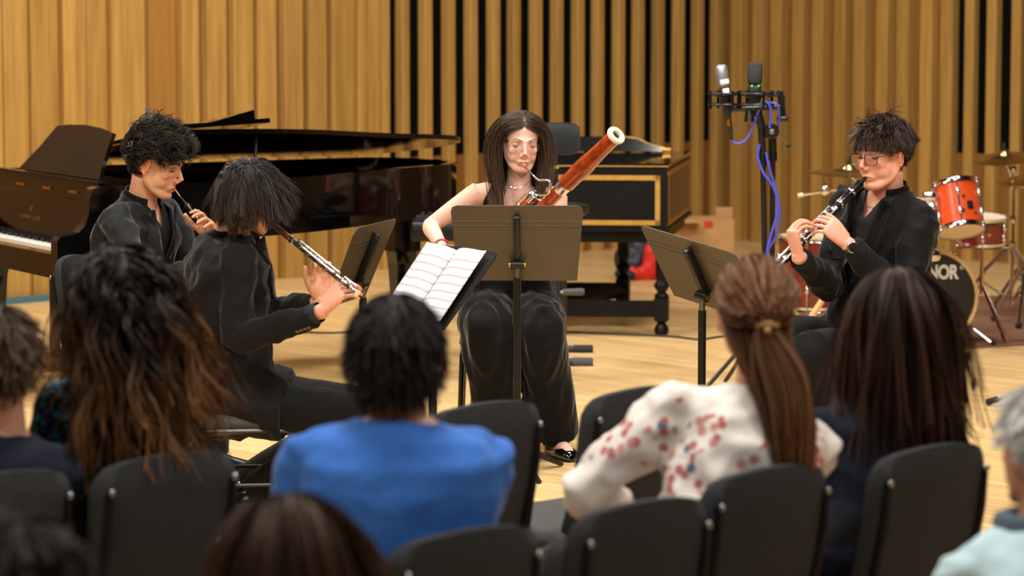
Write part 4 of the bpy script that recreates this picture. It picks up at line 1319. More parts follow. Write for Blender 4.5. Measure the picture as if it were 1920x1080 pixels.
def head_blobs(mb, H, female=False, face=True):
    j = .92 if female else 1.0
    mb.ball((0, -.018, .028), (.073, .094, .085), H, 24, 16)
    mb.ball((0, .028, -.008), (.0595, .061, .075), H, 24, 16)
    mb.ball((0, .032, -.045), (.052 * j, .053, .055), H, 20, 14)
    mb.tube([H @ Vector(p) for p in catmull([(-.060 * j, -.008, -.018), (-.056 * j, .002, -.055), (-.046 * j, .022, -.08), (-.026 * j, .056, -.098), (0, .068, -.102), (.026 * j, .056, -.098), (.046 * j, .022, -.08), (.056 * j, .002, -.055), (.060 * j, -.008, -.018)], 3)], .0165 * H.to_scale()[0], 10)
    mb.ball((0, .018, -.072), (.046 * j, .055, .034), H, 18, 12)
    for sx in (-1, 1):
        mb.ball((sx * .040 * j, .022, -.048), (.024, .042, .044), H, 14, 10)
        mb.ball((sx * .033, .045, -.052), (.024, .026, .028), H, 14, 10)
    if not face:
        for sx in (-1, 1):
            mb.ball((sx * .077, -.008, -.014), (.007, .018, .031), H @ Matrix.Rotation(sx * .25, 4, 'Z'), 10, 8)
        return
    for sx in (-1, 1):
        mb.ball((sx * .040, .052, -.026), (.019, .021, .019), H, 12, 8)
        mb.ball((sx * .0125, .0955, -.0385), (.0085, .0095, .0075), H, 10, 8)
        # ear: flat disc, rim and lobe
        E = H @ Matrix.Translation((sx * .0755, -.008, -.012)) @ Matrix.Rotation(-sx * .35, 4, 'Z')
        mb.ball((0, -.004, 0), (.0055, .016, .028), E, 10, 8)
        rim = [(0, .012, -.018), (0, .013, .0), (0, .012, .018), (0, .002, .03), (0, -.014, .028), (0, -.021, .012), (0, -.018, -.008), (0, -.006, -.026), (0, .006, -.03)]
        mb.tube([E @ Vector((sx * .004, p[1], p[2])) for p in catmull(rim, 3)], .0042, 6)
    mb.tube([H @ Vector(p) for p in catmull([(-.046, .066, .014), (-.024, .082, .021), (0, .084, .017), (.024, .082, .021), (.046, .066, .014)], 3)], [.0075 if not female else .0045] * 13, 8)
    mb.tube([H @ Vector(p) for p in catmull([(0, .080, .016), (0, .090, .0), (0, .1015, -.018), (0, .109, -.032)], 4)], [.0075, .0075, .0072, .0072, .0075, .008, .008, .0085, .0088, .0092, .0098, .0105, .0105], 10)
    mb.ball((0, .088, -.041), (.0135, .014, .0105), H, 12, 8)
    mb.ball((0, .069, -.066), (.027, .023, .024), H, 16, 10)
    mb.tube([H @ Vector(p) for p in catmull([(-.024, .078, -.068), (-.012, .0885, -.0645), (0, .0915, -.0645), (.012, .0885, -.0645), (.024, .078, -.068)], 3)], .0048, 8)
    mb.tube([H @ Vector(p) for p in catmull([(-.022, .078, -.072), (-.011, .0875, -.0755), (0, .090, -.0765), (.011, .0875, -.0755), (.022, .078, -.072)], 3)], .0055, 8)
    mb.ball((0, .077, -.098), (.019, .015, .014), H, 14, 10)

def sculpt_face(co, H, gaze_open=.3):
    """local dents: eye sockets, mouth line"""
    Hi = np.array(H.inverted()); Hn = np.array(H)
    L = co @ Hi[:3, :3].T + Hi[:3, 3]
    for sx in (-1, 1):
        d = np.exp(-(((L[:, 0] - sx * .0315) / .0145) ** 2 + ((L[:, 2] - .002) / .0095) ** 2)) * (L[:, 1] > .03)
        L[:, 1] -= .0105 * d
    d = np.exp(-((L[:, 2] + .0702) / .0022) ** 2) * np.clip(1 - (np.abs(L[:, 0]) / .026) ** 4, 0, 1) * (L[:, 1] > .06)
    L[:, 1] -= .0035 * d
    return L @ Hn[:3, :3].T + Hn[:3, 3], L

def skin_colors(L, tone, female=False, lip=None):
    base = np.array(srgb(tone))
    c = np.tile(base, (len(L), 1))
    x, y, z = L[:, 0], L[:, 1], L[:, 2]
    front = np.clip((y - .04) / .02, 0, 1)
    def mixin(w, col):
        w = np.clip(w, 0, 1)[:, None]
        c[:] = c * (1 - w) + np.array(srgb(col)) * w
    lipc = lip or (int(tone[0] * .84), int(tone[1] * .62), int(tone[2] * .62))
    red = (min(255, int(tone[0] * 1.0)), int(tone[1] * .78), int(tone[2] * .75))
    for sx in (-1, 1):
        mixin(.4 * np.exp(-(((x - sx * .042) / .022) ** 2 + ((z + .034) / .018) ** 2)) * front, red)
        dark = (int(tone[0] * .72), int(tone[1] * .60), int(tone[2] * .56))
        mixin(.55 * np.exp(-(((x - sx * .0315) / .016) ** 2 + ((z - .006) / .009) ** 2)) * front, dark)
        mixin(.6 * np.exp(-(((np.abs(x) - .08) / .008) ** 2 + ((z + .012) / .03) ** 2 + ((y + .012) / .03) ** 2)), red)
    mixin(.5 * np.exp(-((x / .014) ** 2 + ((z + .034) / .014) ** 2)) * np.clip((y - .08) / .015, 0, 1), red)
    lipw = np.clip(1.25 - (np.abs(x) / .0235) ** 2 - ((z + .0705) / .0088) ** 2, 0, 1) * 1.6 * (y > .068)
    mixin(np.clip(lipw, 0, .85), lipc)
    return c

def eyes(root, H, iris, lid_edge=-8, skin_m=None, brow=(40, 28, 20), brow_r=.0028, gaze=-.35):
    """eyeballs with iris and lids, brows; lid_edge: elevation (deg) of the upper lid's rim"""
    s = H.to_scale()[0]
    white = MATS.get('eye_white') or mat('eye_white', (222, 214, 206), .25)
    dark = MATS.get('iris%s' % (iris,)) or mat('iris%s' % (iris,), iris, .15)
    lash = MATS.get('lash') or mat('lash', (22, 16, 13), .6)
    browm = mat('brow', brow, .7)
    for sx in (-1, 1):
        c = Vector((sx * .0315, .0655, .0015))
        m = MB()
        m.ball(tuple(c), .0125, H, 16, 12)
        g = Vector((0, 1, math.tan(gaze))).normalized()
        Rg = g.to_track_quat('Z', 'Y').to_matrix().to_4x4()
        Mi = H @ Matrix.Translation(c) @ Rg
        prof = []
        for k in range(6):
            a = R(28) * (1 - k / 5)
            prof.append((.01275 * math.sin(a) + (1e-5), .01275 * math.cos(a)))
        m.lathe(prof, Mi, 14, mi=1, caps=False)
        o = m.build('eye', [white, dark], root, smooth=60)
        # lids: two shells on the ball
        lm = MB()
        def shell(e0, e1, r):
            nv, nu = 8, 16
            vs = []
            for i in range(nv + 1):
                for j in range(nu + 1):
                    a = R(-85 + 170 * j / nu)
                    k = math.cos(a)
                    e_ = R(e0 + (e1 - e0) * i / nv)
                    e_ = e_ * (.35 + .65 * k) if i == 0 else e_
                    vs.append(H @ (c + Vector((r * math.sin(a) * math.cos(e_) * 1.08, r * math.cos(a) * math.cos(e_), r * math.sin(e_)))))
            fs = []
            for i in range(nv):
                for j in range(nu):
                    q = i * (nu + 1) + j
                    fs.append((q, q + 1, q + nu + 2, q + nu + 1))
            lm.add(vs, fs)
        shell(lid_edge, 75, .0138)
        shell(-38, -80, .0136)
        ob = lm.build('eyelid', skin_m, root, smooth=80)
        set_col(ob.data, np.array(srgb(LIDTONE[0])))
        pts = []
        for j in range(11):
            a = R(-78 + 156 * j / 10); e_ = R(lid_edge) * (.35 + .65 * math.cos(a)); r = .0145
            pts.append(H @ (c + Vector((r * math.sin(a) * math.cos(e_) * 1.08, r * math.cos(a) * math.cos(e_), r * math.sin(e_)))))
        m = MB(); m.tube(pts, [.0006] + [.0013 * s] * 9 + [.0006], 6); m.build('eyelash', lash, root)
        bp = [(sx * .012, .0905, .0215), (sx * .024, .0895, .0265), (sx * .036, .0815, .0275), (sx * .048, .066, .020)]
        m = MB(); m.tube([H @ Vector(p) for p in catmull(bp, 4)], [brow_r * k for k in (.7, .9, 1, 1.1, 1.15, 1.2, 1.2, 1.15, 1.1, .95, .8, .6, .3)], 6, flat=.7); m.build('eyebrow', browm, root)
LIDTONE = [(200, 150, 125)]

def hand_blobs(mb, W, d, n, right=True, curls=None, s=1.0, thumb=None, spread=.0):
    d = d.normalized(); n = (n - d * n.dot(d)).normalized()
    t = d.cross(n) if right else -(d.cross(n))
    s = s * .98
    def pt(a, b, c): return W + (d * a + t * b + n * c) * s
    # palm
    rings = []
    for a, w, th, off in ((-.015, .024, .019, 0), (.012, .027, .018, 0), (.04, .036, .0165, .002), (.07, .041, .0145, .001), (.09, .040, .012, 0), (.1, .036, .009, 0)):
        rings.append((pt(a, off, 0), t, -n, w * s, th * s, th * s, 2.6))
    mb.loft(rings, n=20)
    mb.ball((0, 0, 0), (.02 * s, .03 * s, .016 * s), Matrix.Translation(pt(.045, .022, .008)) @ Matrix(((t.x, d.x, n.x, 0), (t.y, d.y, n.y, 0), (t.z, d.z, n.z, 0), (0, 0, 0, 1))), 12, 8)
    curls = curls or [(35, 45, 25)] * 4
    base = [(.088, .0305), (.093, .0105), (.089, -.0100), (.081, -.0290)]
    lens = [(.043, .026, .021), (.047, .030, .022), (.043, .028, .021), (.034, .021, .019)]
    rad = [.0088, .009, .0086, .0076]
    tips = []
    for i in range(4):
        p = pt(base[i][0], base[i][1], 0)
        ang = 0
        sp = (1.5 - i) * spread
        pts = [p - d * .012 * s, p]
        for k in range(3):
            ang += R(curls[i][k])
            dd = (d * math.cos(ang) + n * math.sin(ang)) + t * sp
            dd.normalize()
            p = p + dd * lens[i][k] * s
            pts.append(p)
        q = catmull(pts, 4)
        rr = [rad[i] * s * (1.02 - .32 * (k / (len(q) - 1))) for k in range(len(q))]
        mb.tube(q, rr, 10)
        mb.ball(tuple(q[-1]), rr[-1] * .99, None, 10, 8)
        tips.append(p)
    td = thumb or (.62, .55, .42)
    p = pt(.028, .030, .006)
    dd = (d * td[0] + t * td[1] + n * td[2]).normalized()
    p1 = p + dd * .042 * s
    d2 = (dd * .8 + d * .35 + n * .12).normalized(); p2 = p1 + d2 * .033 * s
    d3 = (d2 * .8 + d * .35 + n * .15 - t * .15).normalized(); p3 = p2 + d3 * .026 * s
    q = catmull([p - dd * .012, p, p1, p2, p3], 4)
    rr = [s * (.0135 - .0052 * (k / (len(q) - 1))) for k in range(len(q))]
    mb.tube(q, rr, 10); mb.ball(tuple(q[-1]), rr[-1], None, 10, 8)
    return tips

def ik(S, W, l1, l2, hint):
    v = W - S; L = v.length
    if L > (l1 + l2) * .995:
        return S + v * (l1 / (l1 + l2))
    a = (l1 * l1 - l2 * l2 + L * L) / (2 * L)
    h = math.sqrt(max(0, l1 * l1 - a * a))
    u = v.normalized(); hv = (hint - u * hint.dot(u)).normalized()
    return S + u * a + hv * h

def torso_rings(pel, neck, hy, cy, k=1.0, inf=0.0, female=False, hem=None, top=True):
    """k: girth, inf: how far cloth stands off the body"""
    sp = neck - pel; L = sp.length; up = sp.normalized()
    if female:
        T = [(-.20, .13, .07, .10), (-.12, .165, .10, .13), (0, .175, .11, .13), (.15, .155, .105, .11), (.36, .125, .09, .09), (.55, .138, .105, .10), (.70, .145, .115, .105), (.82, .148, .09, .10), (.92, .13, .065, .08), (1.0, .065, .05, .06)]
    else:
        T = [(-.20, .13, .07, .10), (-.12, .16, .10, .13), (0, .17, .115, .13), (.15, .165, .12, .115), (.38, .155, .115, .105), (.55, .168, .12, .115), (.70, .178, .125, .12), (.82, .178, .11, .115), (.92, .15, .075, .09), (1.0, .07, .055, .06)]
    rings = []
    for t, a, bf, bb in T:
        if hem is not None and t < hem: continue
        if not top and t > .99: continue
        h = hy + (cy - hy) * min(1, max(0, t))
        r = rgt(h); f = up.cross(r).normalized(); r = f.cross(up).normalized()
        bow = f * (-.02 * math.sin(math.pi * max(0, min(1, t))))
        rings.append((pel + up * (L * t) + bow, r, f, a * k + inf, bf * k + inf, bb * k + inf, 2.4))
    return rings

def folds(me, amp, fr, seed=0.0, stretch=(1, 1, 1), mask=None):
    co = get_co(me); no = get_no(me)
    st = Vector(stretch)
    for i in range(len(co)):
        w = 1.0 if mask is None else mask(co[i])
        if w == 0: continue
        p = Vector((co[i][0] * st.x * fr + seed, co[i][1] * st.y * fr, co[i][2] * st.z * fr))
        h = 1 - 2 * abs(noise.noise(p)) + .4 * noise.noise(p * 2.3)
        co[i] += no[i] * ((h - .5) * amp * w)
    set_co(me, co)

def cut(me, fn):
    """drop the faces whose centre satisfies fn (vectorised)"""
    n = len(me.polygons)
    c = np.empty(n * 3, dtype=np.float32); me.polygons.foreach_get('center', c); c = c.reshape(-1, 3).astype(np.float64)
    bad = fn(c)
    lt = np.empty(n, dtype=np.int32); me.polygons.foreach_get('loop_total', lt)
    lv = np.empty(len(me.loops), dtype=np.int32); me.loops.foreach_get('vertex_index', lv)
    keep_loops = np.repeat(~bad, lt)
    co = get_co(me)
    lv2 = lv[keep_loops]
    used = np.unique(lv2); mapi = -np.ones(len(co), dtype=np.int32); mapi[used] = np.arange(len(used))
    return raw_mesh('cut', co[used], mapi[lv2], lt[~bad])

def smooth_boundary(me, it=12):
    """relax the cut edge along itself so it runs clean"""
    lt = np.empty(len(me.polygons), dtype=np.int32); me.polygons.foreach_get('loop_total', lt)
    le = np.empty(len(me.loops), dtype=np.int32); me.loops.foreach_get('edge_index', le)
    cnt = np.bincount(le, minlength=len(me.edges))
    ev = np.empty(len(me.edges) * 2, dtype=np.int32); me.edges.foreach_get('vertices', ev); ev = ev.reshape(-1, 2)
    be = ev[cnt == 1]
    co = get_co(me)
    for _ in range(it):
        acc = np.zeros_like(co); n = np.zeros(len(co))
        np.add.at(acc, be[:, 0], co[be[:, 1]]); np.add.at(acc, be[:, 1], co[be[:, 0]])
        np.add.at(n, be[:, 0], 1); np.add.at(n, be[:, 1], 1)
        m = n >= 2
        co[m] = co[m] * .4 + acc[m] / n[m, None] * .6
    set_co(me, co)

def strands_mesh(P_, rad, sides=3):
    """P_ (n, K, 3) polylines -> tube mesh"""
    n, Kp, _ = P_.shape
    T = np.empty_like(P_)
    T[:, 1:-1] = P_[:, 2:] - P_[:, :-2]; T[:, 0] = P_[:, 1] - P_[:, 0]; T[:, -1] = P_[:, -1] - P_[:, -2]
    T /= np.linalg.norm(T, axis=2, keepdims=True) + 1e-9
    ref = norm(rng.normal(size=(n, 1, 3))) if sides == 2 else np.array([.31, .55, .77]) / np.linalg.norm([.31, .55, .77])
    U = np.cross(T, np.broadcast_to(ref, T.shape)); U /= np.linalg.norm(U, axis=2, keepdims=True) + 1e-9
    Wv = np.cross(T, U)
    V = np.empty((n, Kp, sides, 3))
    for s in range(sides):
        a = 2 * math.pi * s / sides
        V[:, :, s] = P_ + (U * math.cos(a) + Wv * math.sin(a)) * rad[:, :, None]
    idx = np.arange(n * Kp * sides).reshape(n, Kp, sides)
    q = []
    for s in range(sides if sides > 2 else 1):
        s2 = (s + 1) % sides
        q.append(np.stack([idx[:, :-1, s], idx[:, :-1, s2], idx[:, 1:, s2], idx[:, 1:, s]], axis=-1).reshape(-1, 4))
    q = np.concatenate(q)
    return raw_mesh('hair', V.reshape(-1, 3), q.ravel(), np.full(len(q), 4))

HLY = np.array([-.13, -.09, -.06, -.035, -.012, .012, .03, .045, .058, .07, .12])
HLZ = np.array([-.07, -.068, -.055, -.02, .018, .022, .0, .03, .05, .058, .06])
EC = np.array([0, -.018, .028]); ER = np.array([.075, .096, .0865])
def scalp(n, hl=0.0, back=0.0):
    out = []
    while len(out) < n:
        v = rng.normal(size=(n * 2, 3)); v /= np.linalg.norm(v, axis=1, keepdims=True)
        p = EC + v * ER
        hz = np.interp(p[:, 1], HLY, HLZ) + hl * (p[:, 1] > .03) - back * (p[:, 1] < -.03)
        ok = p[:, 2] > hz
        out.extend(p[ok].tolist())
    return np.array(out[:n])

def norm(a):
    return a / (np.linalg.norm(a, axis=-1, keepdims=True) + 1e-9)

def grow(H, n, Kp, length, target, w=.35, jitter=.15, layer=(.01, .05), colliders=(), curl=0.0, curl_f=14.0, r0=.0017, r1=.0006, lift=.6, hl=0.0, back=0.0, roots=None, stiff0=.0, clumps=0, hug=1.0):
    p = scalp(n, hl, back) if roots is None else np.array(roots)
    n = len(p)
    root = p.copy()
    nr = norm((p - EC) / ER ** 2)
    lay = rng.uniform(layer[0], layer[1], n)
    ln = length(root) * rng.uniform(.82, 1.08, n)
    step = (ln / (Kp - 1))[:, None]
    wts = np.linspace(.25, 1.75, Kp - 1)
    d = norm(nr * lift + target(p, root, 0.0) * (1 - lift))
    out = [p.copy()]
    ph = rng.uniform(0, 6.28, n); side = norm(rng.normal(size=(n, 3)))
    jit = rng.normal(size=(n, 3)) * jitter
    if clumps:
        cc = p[rng.choice(n, clumps, replace=False)]
        who = np.argmin(((p[:, None, :] - cc[None]) ** 2).sum(2), axis=1)
        jit = (rng.normal(size=(clumps, 3)) * jitter)[who] + jit * .25
        lay = rng.uniform(layer[0], layer[1], clumps)[who] * .7 + lay * .3
        ph = rng.uniform(0, 6.28, clumps)[who] + rng.normal(size=n) * .35
        side = norm(rng.normal(size=(clumps, 3)))[who]
        gather = cc[who] - p
    for k in range(1, Kp):
        t = k / (Kp - 1)
        tg = norm(target(p, root, t) + jit)
        ww = min(1.0, w * (1 + stiff0 * t))
        nn = norm((p - EC) / ER ** 2)
        near = np.clip(1.55 - np.linalg.norm((p - EC) / ER, axis=1, keepdims=True), 0, .5) * 2 * hug
        inn = np.minimum((tg * nn).sum(1, keepdims=True), 0)
        tg = norm(tg - nn * inn * near)
        if clumps:
            tg = norm(tg + gather * (12.0 * t))
        d = norm(d * (1 - ww) + tg * ww)
        p = p + d * step * wts[k - 1]
        R_ = ER[None] * (1 + lay[:, None] * min(1.0, t * 3))
        q = (p - EC) / R_; mlen = np.linalg.norm(q, axis=1, keepdims=True)
        p = np.where(mlen < 1, EC + q / np.maximum(mlen, 1e-6) * R_, p)
        for (c, r) in colliders:
            c = np.array(c); r_ = np.array(r) * (1 + lay[:, None] * .6)
            q = (p - c) / r_; mlen = np.linalg.norm(q, axis=1, keepdims=True)
            p = np.where(mlen < 1, c + q / np.maximum(mlen, 1e-6) * r_, p)
        out.append(p.copy())
    A = np.stack(out, axis=1)
    if curl:
        t = np.linspace(0, 1, Kp)[None]
        L_ = ln[:, None] * t
        s2 = norm(np.cross(side, norm(A[:, -1] - A[:, 0])))
        s1 = np.cross(s2, norm(A[:, -1] - A[:, 0]))
        amp = curl * np.clip(t * 2.5, 0, 1)
        A = A + (s2[:, None] * np.cos(ph[:, None] + L_ * curl_f * 6.28)[..., None] + s1[:, None] * np.sin(ph[:, None] + L_ * curl_f * 6.28)[..., None]) * amp[..., None]
    Hn = np.array(H)
    Wd = A @ Hn[:3, :3].T + Hn[:3, 3]
    s = H.to_scale()[0]
    rad = (r0 + (r1 - r0) * np.linspace(0, 1, Kp) ** 2)[None] * rng.uniform(.75, 1.25, n)[:, None] * s
    return Wd, rad

def hair_part(root, H, groups, color, tip=None, tip_from=.5, cap=True, var=.28, name='hair', hl=0.0, back=0.0, cap_off=1.0, rough=.38, label=None, sides=3):
    meshes, cols = [], []
    base = np.array(srgb(color)); tipc = base if tip is None else np.array(srgb(tip))
    for (Wd, rad) in groups:
        me = strands_mesh(Wd, rad, sides)
        n, Kp = rad.shape
        v = rng.uniform(1 - var, 1 + var, n)
        t = np.linspace(0, 1, Kp)
        k = np.clip((t - tip_from) / max(1e-6, 1 - tip_from), 0, 1)[None, :, None] * (rng.uniform(.4, 1.2, n)[:, None, None] if tip is not None else 1)
        k = np.clip(k, 0, 1)
        c = (base[None, None] * (1 - k) + tipc[None, None] * k) * v[:, None, None]
        cols.append(np.repeat(c.reshape(-1, 3), sides, axis=0)); meshes.append(me)
    if cap:
        mb = MB()
        def keep(p):
            hz = float(np.interp(p.y, HLY, HLZ)) + (hl if p.y > .03 else 0) - (back if p.y < -.03 else 0)
            return p.z > hz + .004
        mb.ball(tuple(EC), tuple(ER * cap_off), None, 40, 28, keep=keep)
        me = mb.mesh('cap'); me.transform(H)
        cols.append(np.tile(base * .8, (len(me.vertices), 1))); meshes.append(me)
    me = join_meshes(meshes, name)
    set_col(me, np.concatenate(cols))
    hm = MATS.get('hair%s' % rough) or mat('hair%s' % rough, color, rough, attr=True, spec=.45 if rough < .5 else .22)
    o = put(me, name, hm, root)
    if label: o['label'] = label
    return o

def tgt_down(p, root, t): return np.tile(np.array([[0, 0, -1.0]]), (len(p), 1))

def skin_mat(key):
    return MATS.get(key) or mat(key, (255, 255, 255), .54, attr=True, var=.05, vscale=60, sss=.12, spec=.4)

def make_body(root, spec, voxel=.0035, fem=False):
    """one mesh: head, neck, trunk, arms and hands (skin)"""
    H = spec['H']; neck, pel = spec['neck'], spec['pel']
    s = H.to_scale()[0]
    mb = MB()
    head_blobs(mb, H, fem, spec.get('face', True))
    hb = H @ Vector((0, -.025, -.06))
    nr = .047 if fem else .056
    nr *= spec.get('nk', 1.0)
    low = neck - (neck - pel).normalized() * .05
    mb.tube([low, neck + (hb - neck) * .25, neck + (hb - neck) * .6, hb], [nr * 1.35, nr * 1.06, nr, nr], 18)
    hm = mb
    if spec.get('coarse'):
        mb = MB(); mb.tube([low, neck + (hb - neck) * .25], [nr * 1.3, nr], 14)
    mb.loft(torso_rings(pel, neck, spec['hy'], spec['cy'], spec.get('k', 1.0) * spec.get('inner', .94), 0, fem))
    g0 = (.84 if fem else 1.0) * spec.get('ak', 1.0)
    g = g0 * (.8 if spec.get('coarse') else 1.0)
    for sd in ('R', 'L'):
        S, E, W = spec['S' + sd], spec['E' + sd], spec['W' + sd]
        ch = neck.lerp(pel, .16)
        mb.tube([ch.lerp(S, .35), S.lerp(ch, .15), S.lerp(E, .12)], [.055 * g, .056 * g, .05 * g], 14)
        mid = E.lerp(W, .35)
        mb.tube(catmull([S, S.lerp(E, .4), E.lerp(S, .12), E, mid, W], 3), [x * g for x in (.05, .051, .05, .048, .046, .043, .040, .038, .0365, .037, .039, .040, .0385, .035, .031, .0275)], 14)
        if not spec.get('hand' + sd):
            mb.ball(tuple(E), .037 * g)
    body = remesh(hm, voxel, 6)
    extra = [remesh(mb, spec['coarse'], 3)] if spec.get('coarse') else []
    co = get_co(body)
    if spec.get('face', True):
        co, L = sculpt_face(co, H)
        set_co(body, co)
    parts = [body] + extra
    for sd in ('R', 'L'):
        hs = spec.get('hand' + sd)
        if hs:
            mb = MB()
            W = spec['W' + sd]; E = spec['E' + sd]
            mb.tube([W - (W - E).normalized() * .07, W, W + hs['d'].normalized() * .012], [.026 * g0, .0275 * g0, .024 * g0], 14)
            hand_blobs(mb, W, hs['d'], hs['n'], sd == 'R', hs.get('curls'), hs.get('s', .95 if fem else 1.0), hs.get('thumb'), hs.get('spread', .02))
            parts.append(remesh(mb, .0027 if voxel < .005 else .008, 3 if voxel < .005 else 1))
    me = join_meshes(parts, 'body')
    co = get_co(me)
    Hi = np.array(H.inverted()); L = co @ Hi[:3, :3].T + Hi[:3, 3]
    c = skin_colors(L, spec['tone'], fem, spec.get('lip'))
    set_col(me, c)
    o = put(me, 'body', skin_mat('skin'), root)
    return o

def jacket(root, spec, material, name='jacket', inf=.022, k=1.0, hem=-.2, vopen=None, sleeve=1.0, voxel=.0075, amp=.015, cuff=.03, fem=False, skirt=True, smooth=5, fr=7.0, pads=True, sleeve_len=1.0):
    neck, pel = spec['neck'], spec['pel']
    mb = MB()
    rings = torso_rings(pel, neck, spec['hy'], spec['cy'], spec.get('k', 1.0) * k, inf, fem, hem)
    mb.loft(rings)
    ch = neck.lerp(pel, .15)
    for sd in ('R', 'L'):
        S, E, W = spec['S' + sd], spec['E' + sd], spec['W' + sd]
        We = E.lerp(W, sleeve_len) - (W - E).normalized() * cuff
        gg = sleeve
        if pads:
            mb.tube([neck.lerp(S, .3) - UPZ * .02, S.lerp(neck, .2) - UPZ * .0, S.lerp(E, .1)], [.055 * gg, .062 * gg, .066 * gg], 16)
        mb.tube([ch.lerp(S, .4), S, S.lerp(E, .2)], [.075 * gg, .068 * gg, .066 * gg], 16)
        mb.tube(catmull([S, S.lerp(E, .45), E.lerp(S, .1), E, E.lerp(We, .4), We], 3), [x * gg for x in (.066, .066, .064, .062, .06, .058, .056, .056, .056, .056, .055, .053, .051, .048, .046, .045)], 16)
    if skirt:
        for sd in ('R', 'L'):
            if 'K' + sd in spec:
                Hh = spec['H' + sd]; Kn = spec['K' + sd]
                mb.tube([Hh, Hh.lerp(Kn, .4)], [.125, .112], 14)
        f_ = fwd(spec['hy'])
        M_ = Matrix.Translation(pel - f_ * .03 - UPZ * .05) @ Matrix.Rotation(-R(spec['hy']), 4, 'Z')
        mb.ball((0, 0, 0), (.19, .155, .13), M_, 20, 14)
    me = remesh(mb, voxel, smooth)
    folds(me, amp, fr, rng.uniform(0, 50))
    if amp > .012: folds(me, amp * .4, 16, 11.0, (1, 1, .7))
    return me

def chest_frame(spec, t):
    rg = torso_rings(spec['pel'], spec['neck'], spec['hy'], spec['cy'])[-2]
    return rg[1], rg[2], rg[2].cross(rg[1]) * -1

def suit(root, spec, material, shirt_m, button_t=.30, vw=.075, lap=True, **kw):
    """open-collared shirt, jacket with a V front, lapels, collars"""
    pel, neck = spec['pel'], spec['neck']
    up = (neck - pel).normalized(); Ls = (neck - pel).length
    r = rgt(spec['cy']); f = up.cross(r).normalized(); r = f.cross(up).normalized()
    me = jacket(root, spec, material, **kw)
    pa = np.array(pel); ua = np.array(up); ra = np.array(r); fa = np.array(f)
    def vcut(c):
        d = c - pa
        t = (d @ ua) / Ls; x = d @ ra; y = d @ fa
        hw = np.interp(t, [button_t, .8, 1.0, 1.1], [0.0, vw * .75, vw, vw])
        front = (np.abs(x) < hw) & (y > .0) & (y < .175) & (t > button_t)
        ring = (t > .97) & (np.sqrt(x * x + (y + .0) ** 2) < .062)
        return front | ring
    me = cut(me, vcut); smooth_boundary(me)
    o = put(me, 'jacket', material, root)
    sd = o.modifiers.new('thickness', 'SOLIDIFY'); sd.thickness = .005; sd.offset = -1
    # shirt under it
    mb = MB(); mb.loft(torso_rings(pel, neck, spec['hy'], spec['cy'], spec.get('k', 1.0), .012, kw.get('fem', False), .0))
    sh = remesh(mb, .008, 3)
    folds(sh, .004, 9, 3.0)
    def ncut(c):
        d = c - pa
        t = (d @ ua) / Ls; x = d @ ra; y = d @ fa
        hw = np.interp(t, [.82, 1.0], [0.0, .045])
        return ((np.abs(x) < hw) & (y > 0.0) & (t > .82)) | ((t > .99) & (np.sqrt(x * x + y * y) < .05))
    sh = cut(sh, ncut); smooth_boundary(sh)
    put(sh, 'shirt', shirt_m, root)
    # collars: shirt band and jacket band
    hb = spec['H'] @ Vector((0, -.02, -.09))
    nd = (hb - neck).normalized()
    for nm, mt, r0, r1, h0, h1, gap in (('shirt_collar', shirt_m, .068, .064, -.015, .05, 40), ('jacket_collar', material, .086, .073, -.035, .03, 60)):
        m = MB(); nseg = 26; vs = []; fs = []
        for i in range(nseg + 1):
            a = R(gap + (360 - 2 * gap) * i / nseg)
            dirv = f * math.cos(a) + r * math.sin(a)
            back = .5 - .5 * math.cos(a)
            dip = -.03 * (1 - back)
            for (rr, hh) in ((r0, h0), ((r0 + r1) / 2, (h0 + h1) / 2), (r1, h1), (r1 + .006, h1 + .001), (r0 + .008, h0)):
                vs.append(neck + nd * (hh + dip) + dirv * rr)
        for i in range(nseg):
            for j in range(4): fs.append((i * 5 + j, i * 5 + j + 1, i * 5 + j + 6, i * 5 + j + 5))
        m.add(vs, fs); m.build(nm, mt, root, smooth=60)
    if lap:
        bv = BVHTree.FromPolygons([v.co.copy() for v in o.data.vertices], [tuple(p.vertices) for p in o.data.polygons])
        bo = base_of(root)
        for sgn in (-1, 1):
            ns_, nw = 14, 4
            vs = []; ok = True
            for i in range(ns_ + 1):
                q = i / ns_
                t = button_t + .01 + (.985 - button_t) * q
                x0 = float(np.interp(t, [button_t, .8, 1.0], [0.004, vw * .75, vw])) - .004
                wd = float(np.interp(q, [0, .25, .62, .7, .72, .85, 1.0], [.006, .03, .062, .068, .045, .04, .03]))
                for j in range(nw + 1):
                    x = sgn * (x0 + wd * j / nw)
                    org = pel + up * (t * Ls) + r * x + f * .175 - bo
                    hit = bv.ray_cast(org, -f, .12)
                    pos = hit[0] if hit[0] is not None else None
                    if pos is None:
                        pos = pel + up * (t * Ls) + r * x + f * (.14 - .09 * max(0, t - .6) - .9 * x * x) - bo
                    vs.append(pos + bo + f * (.007 - .002 * (j == nw)))
            fs = []
            for i in range(ns_):
                for j in range(nw):
                    a = i * (nw + 1) + j
                    q4 = (a, a + 1, a + nw + 2, a + nw + 1)
                    fs.append(q4 if sgn > 0 else q4[::-1])
            m = MB(); m.add(vs, fs); lo = m.build('lapel', material, root, smooth=60)
            s2 = lo.modifiers.new('thickness', 'SOLIDIFY'); s2.thickness = .004; s2.offset = -1
    return o

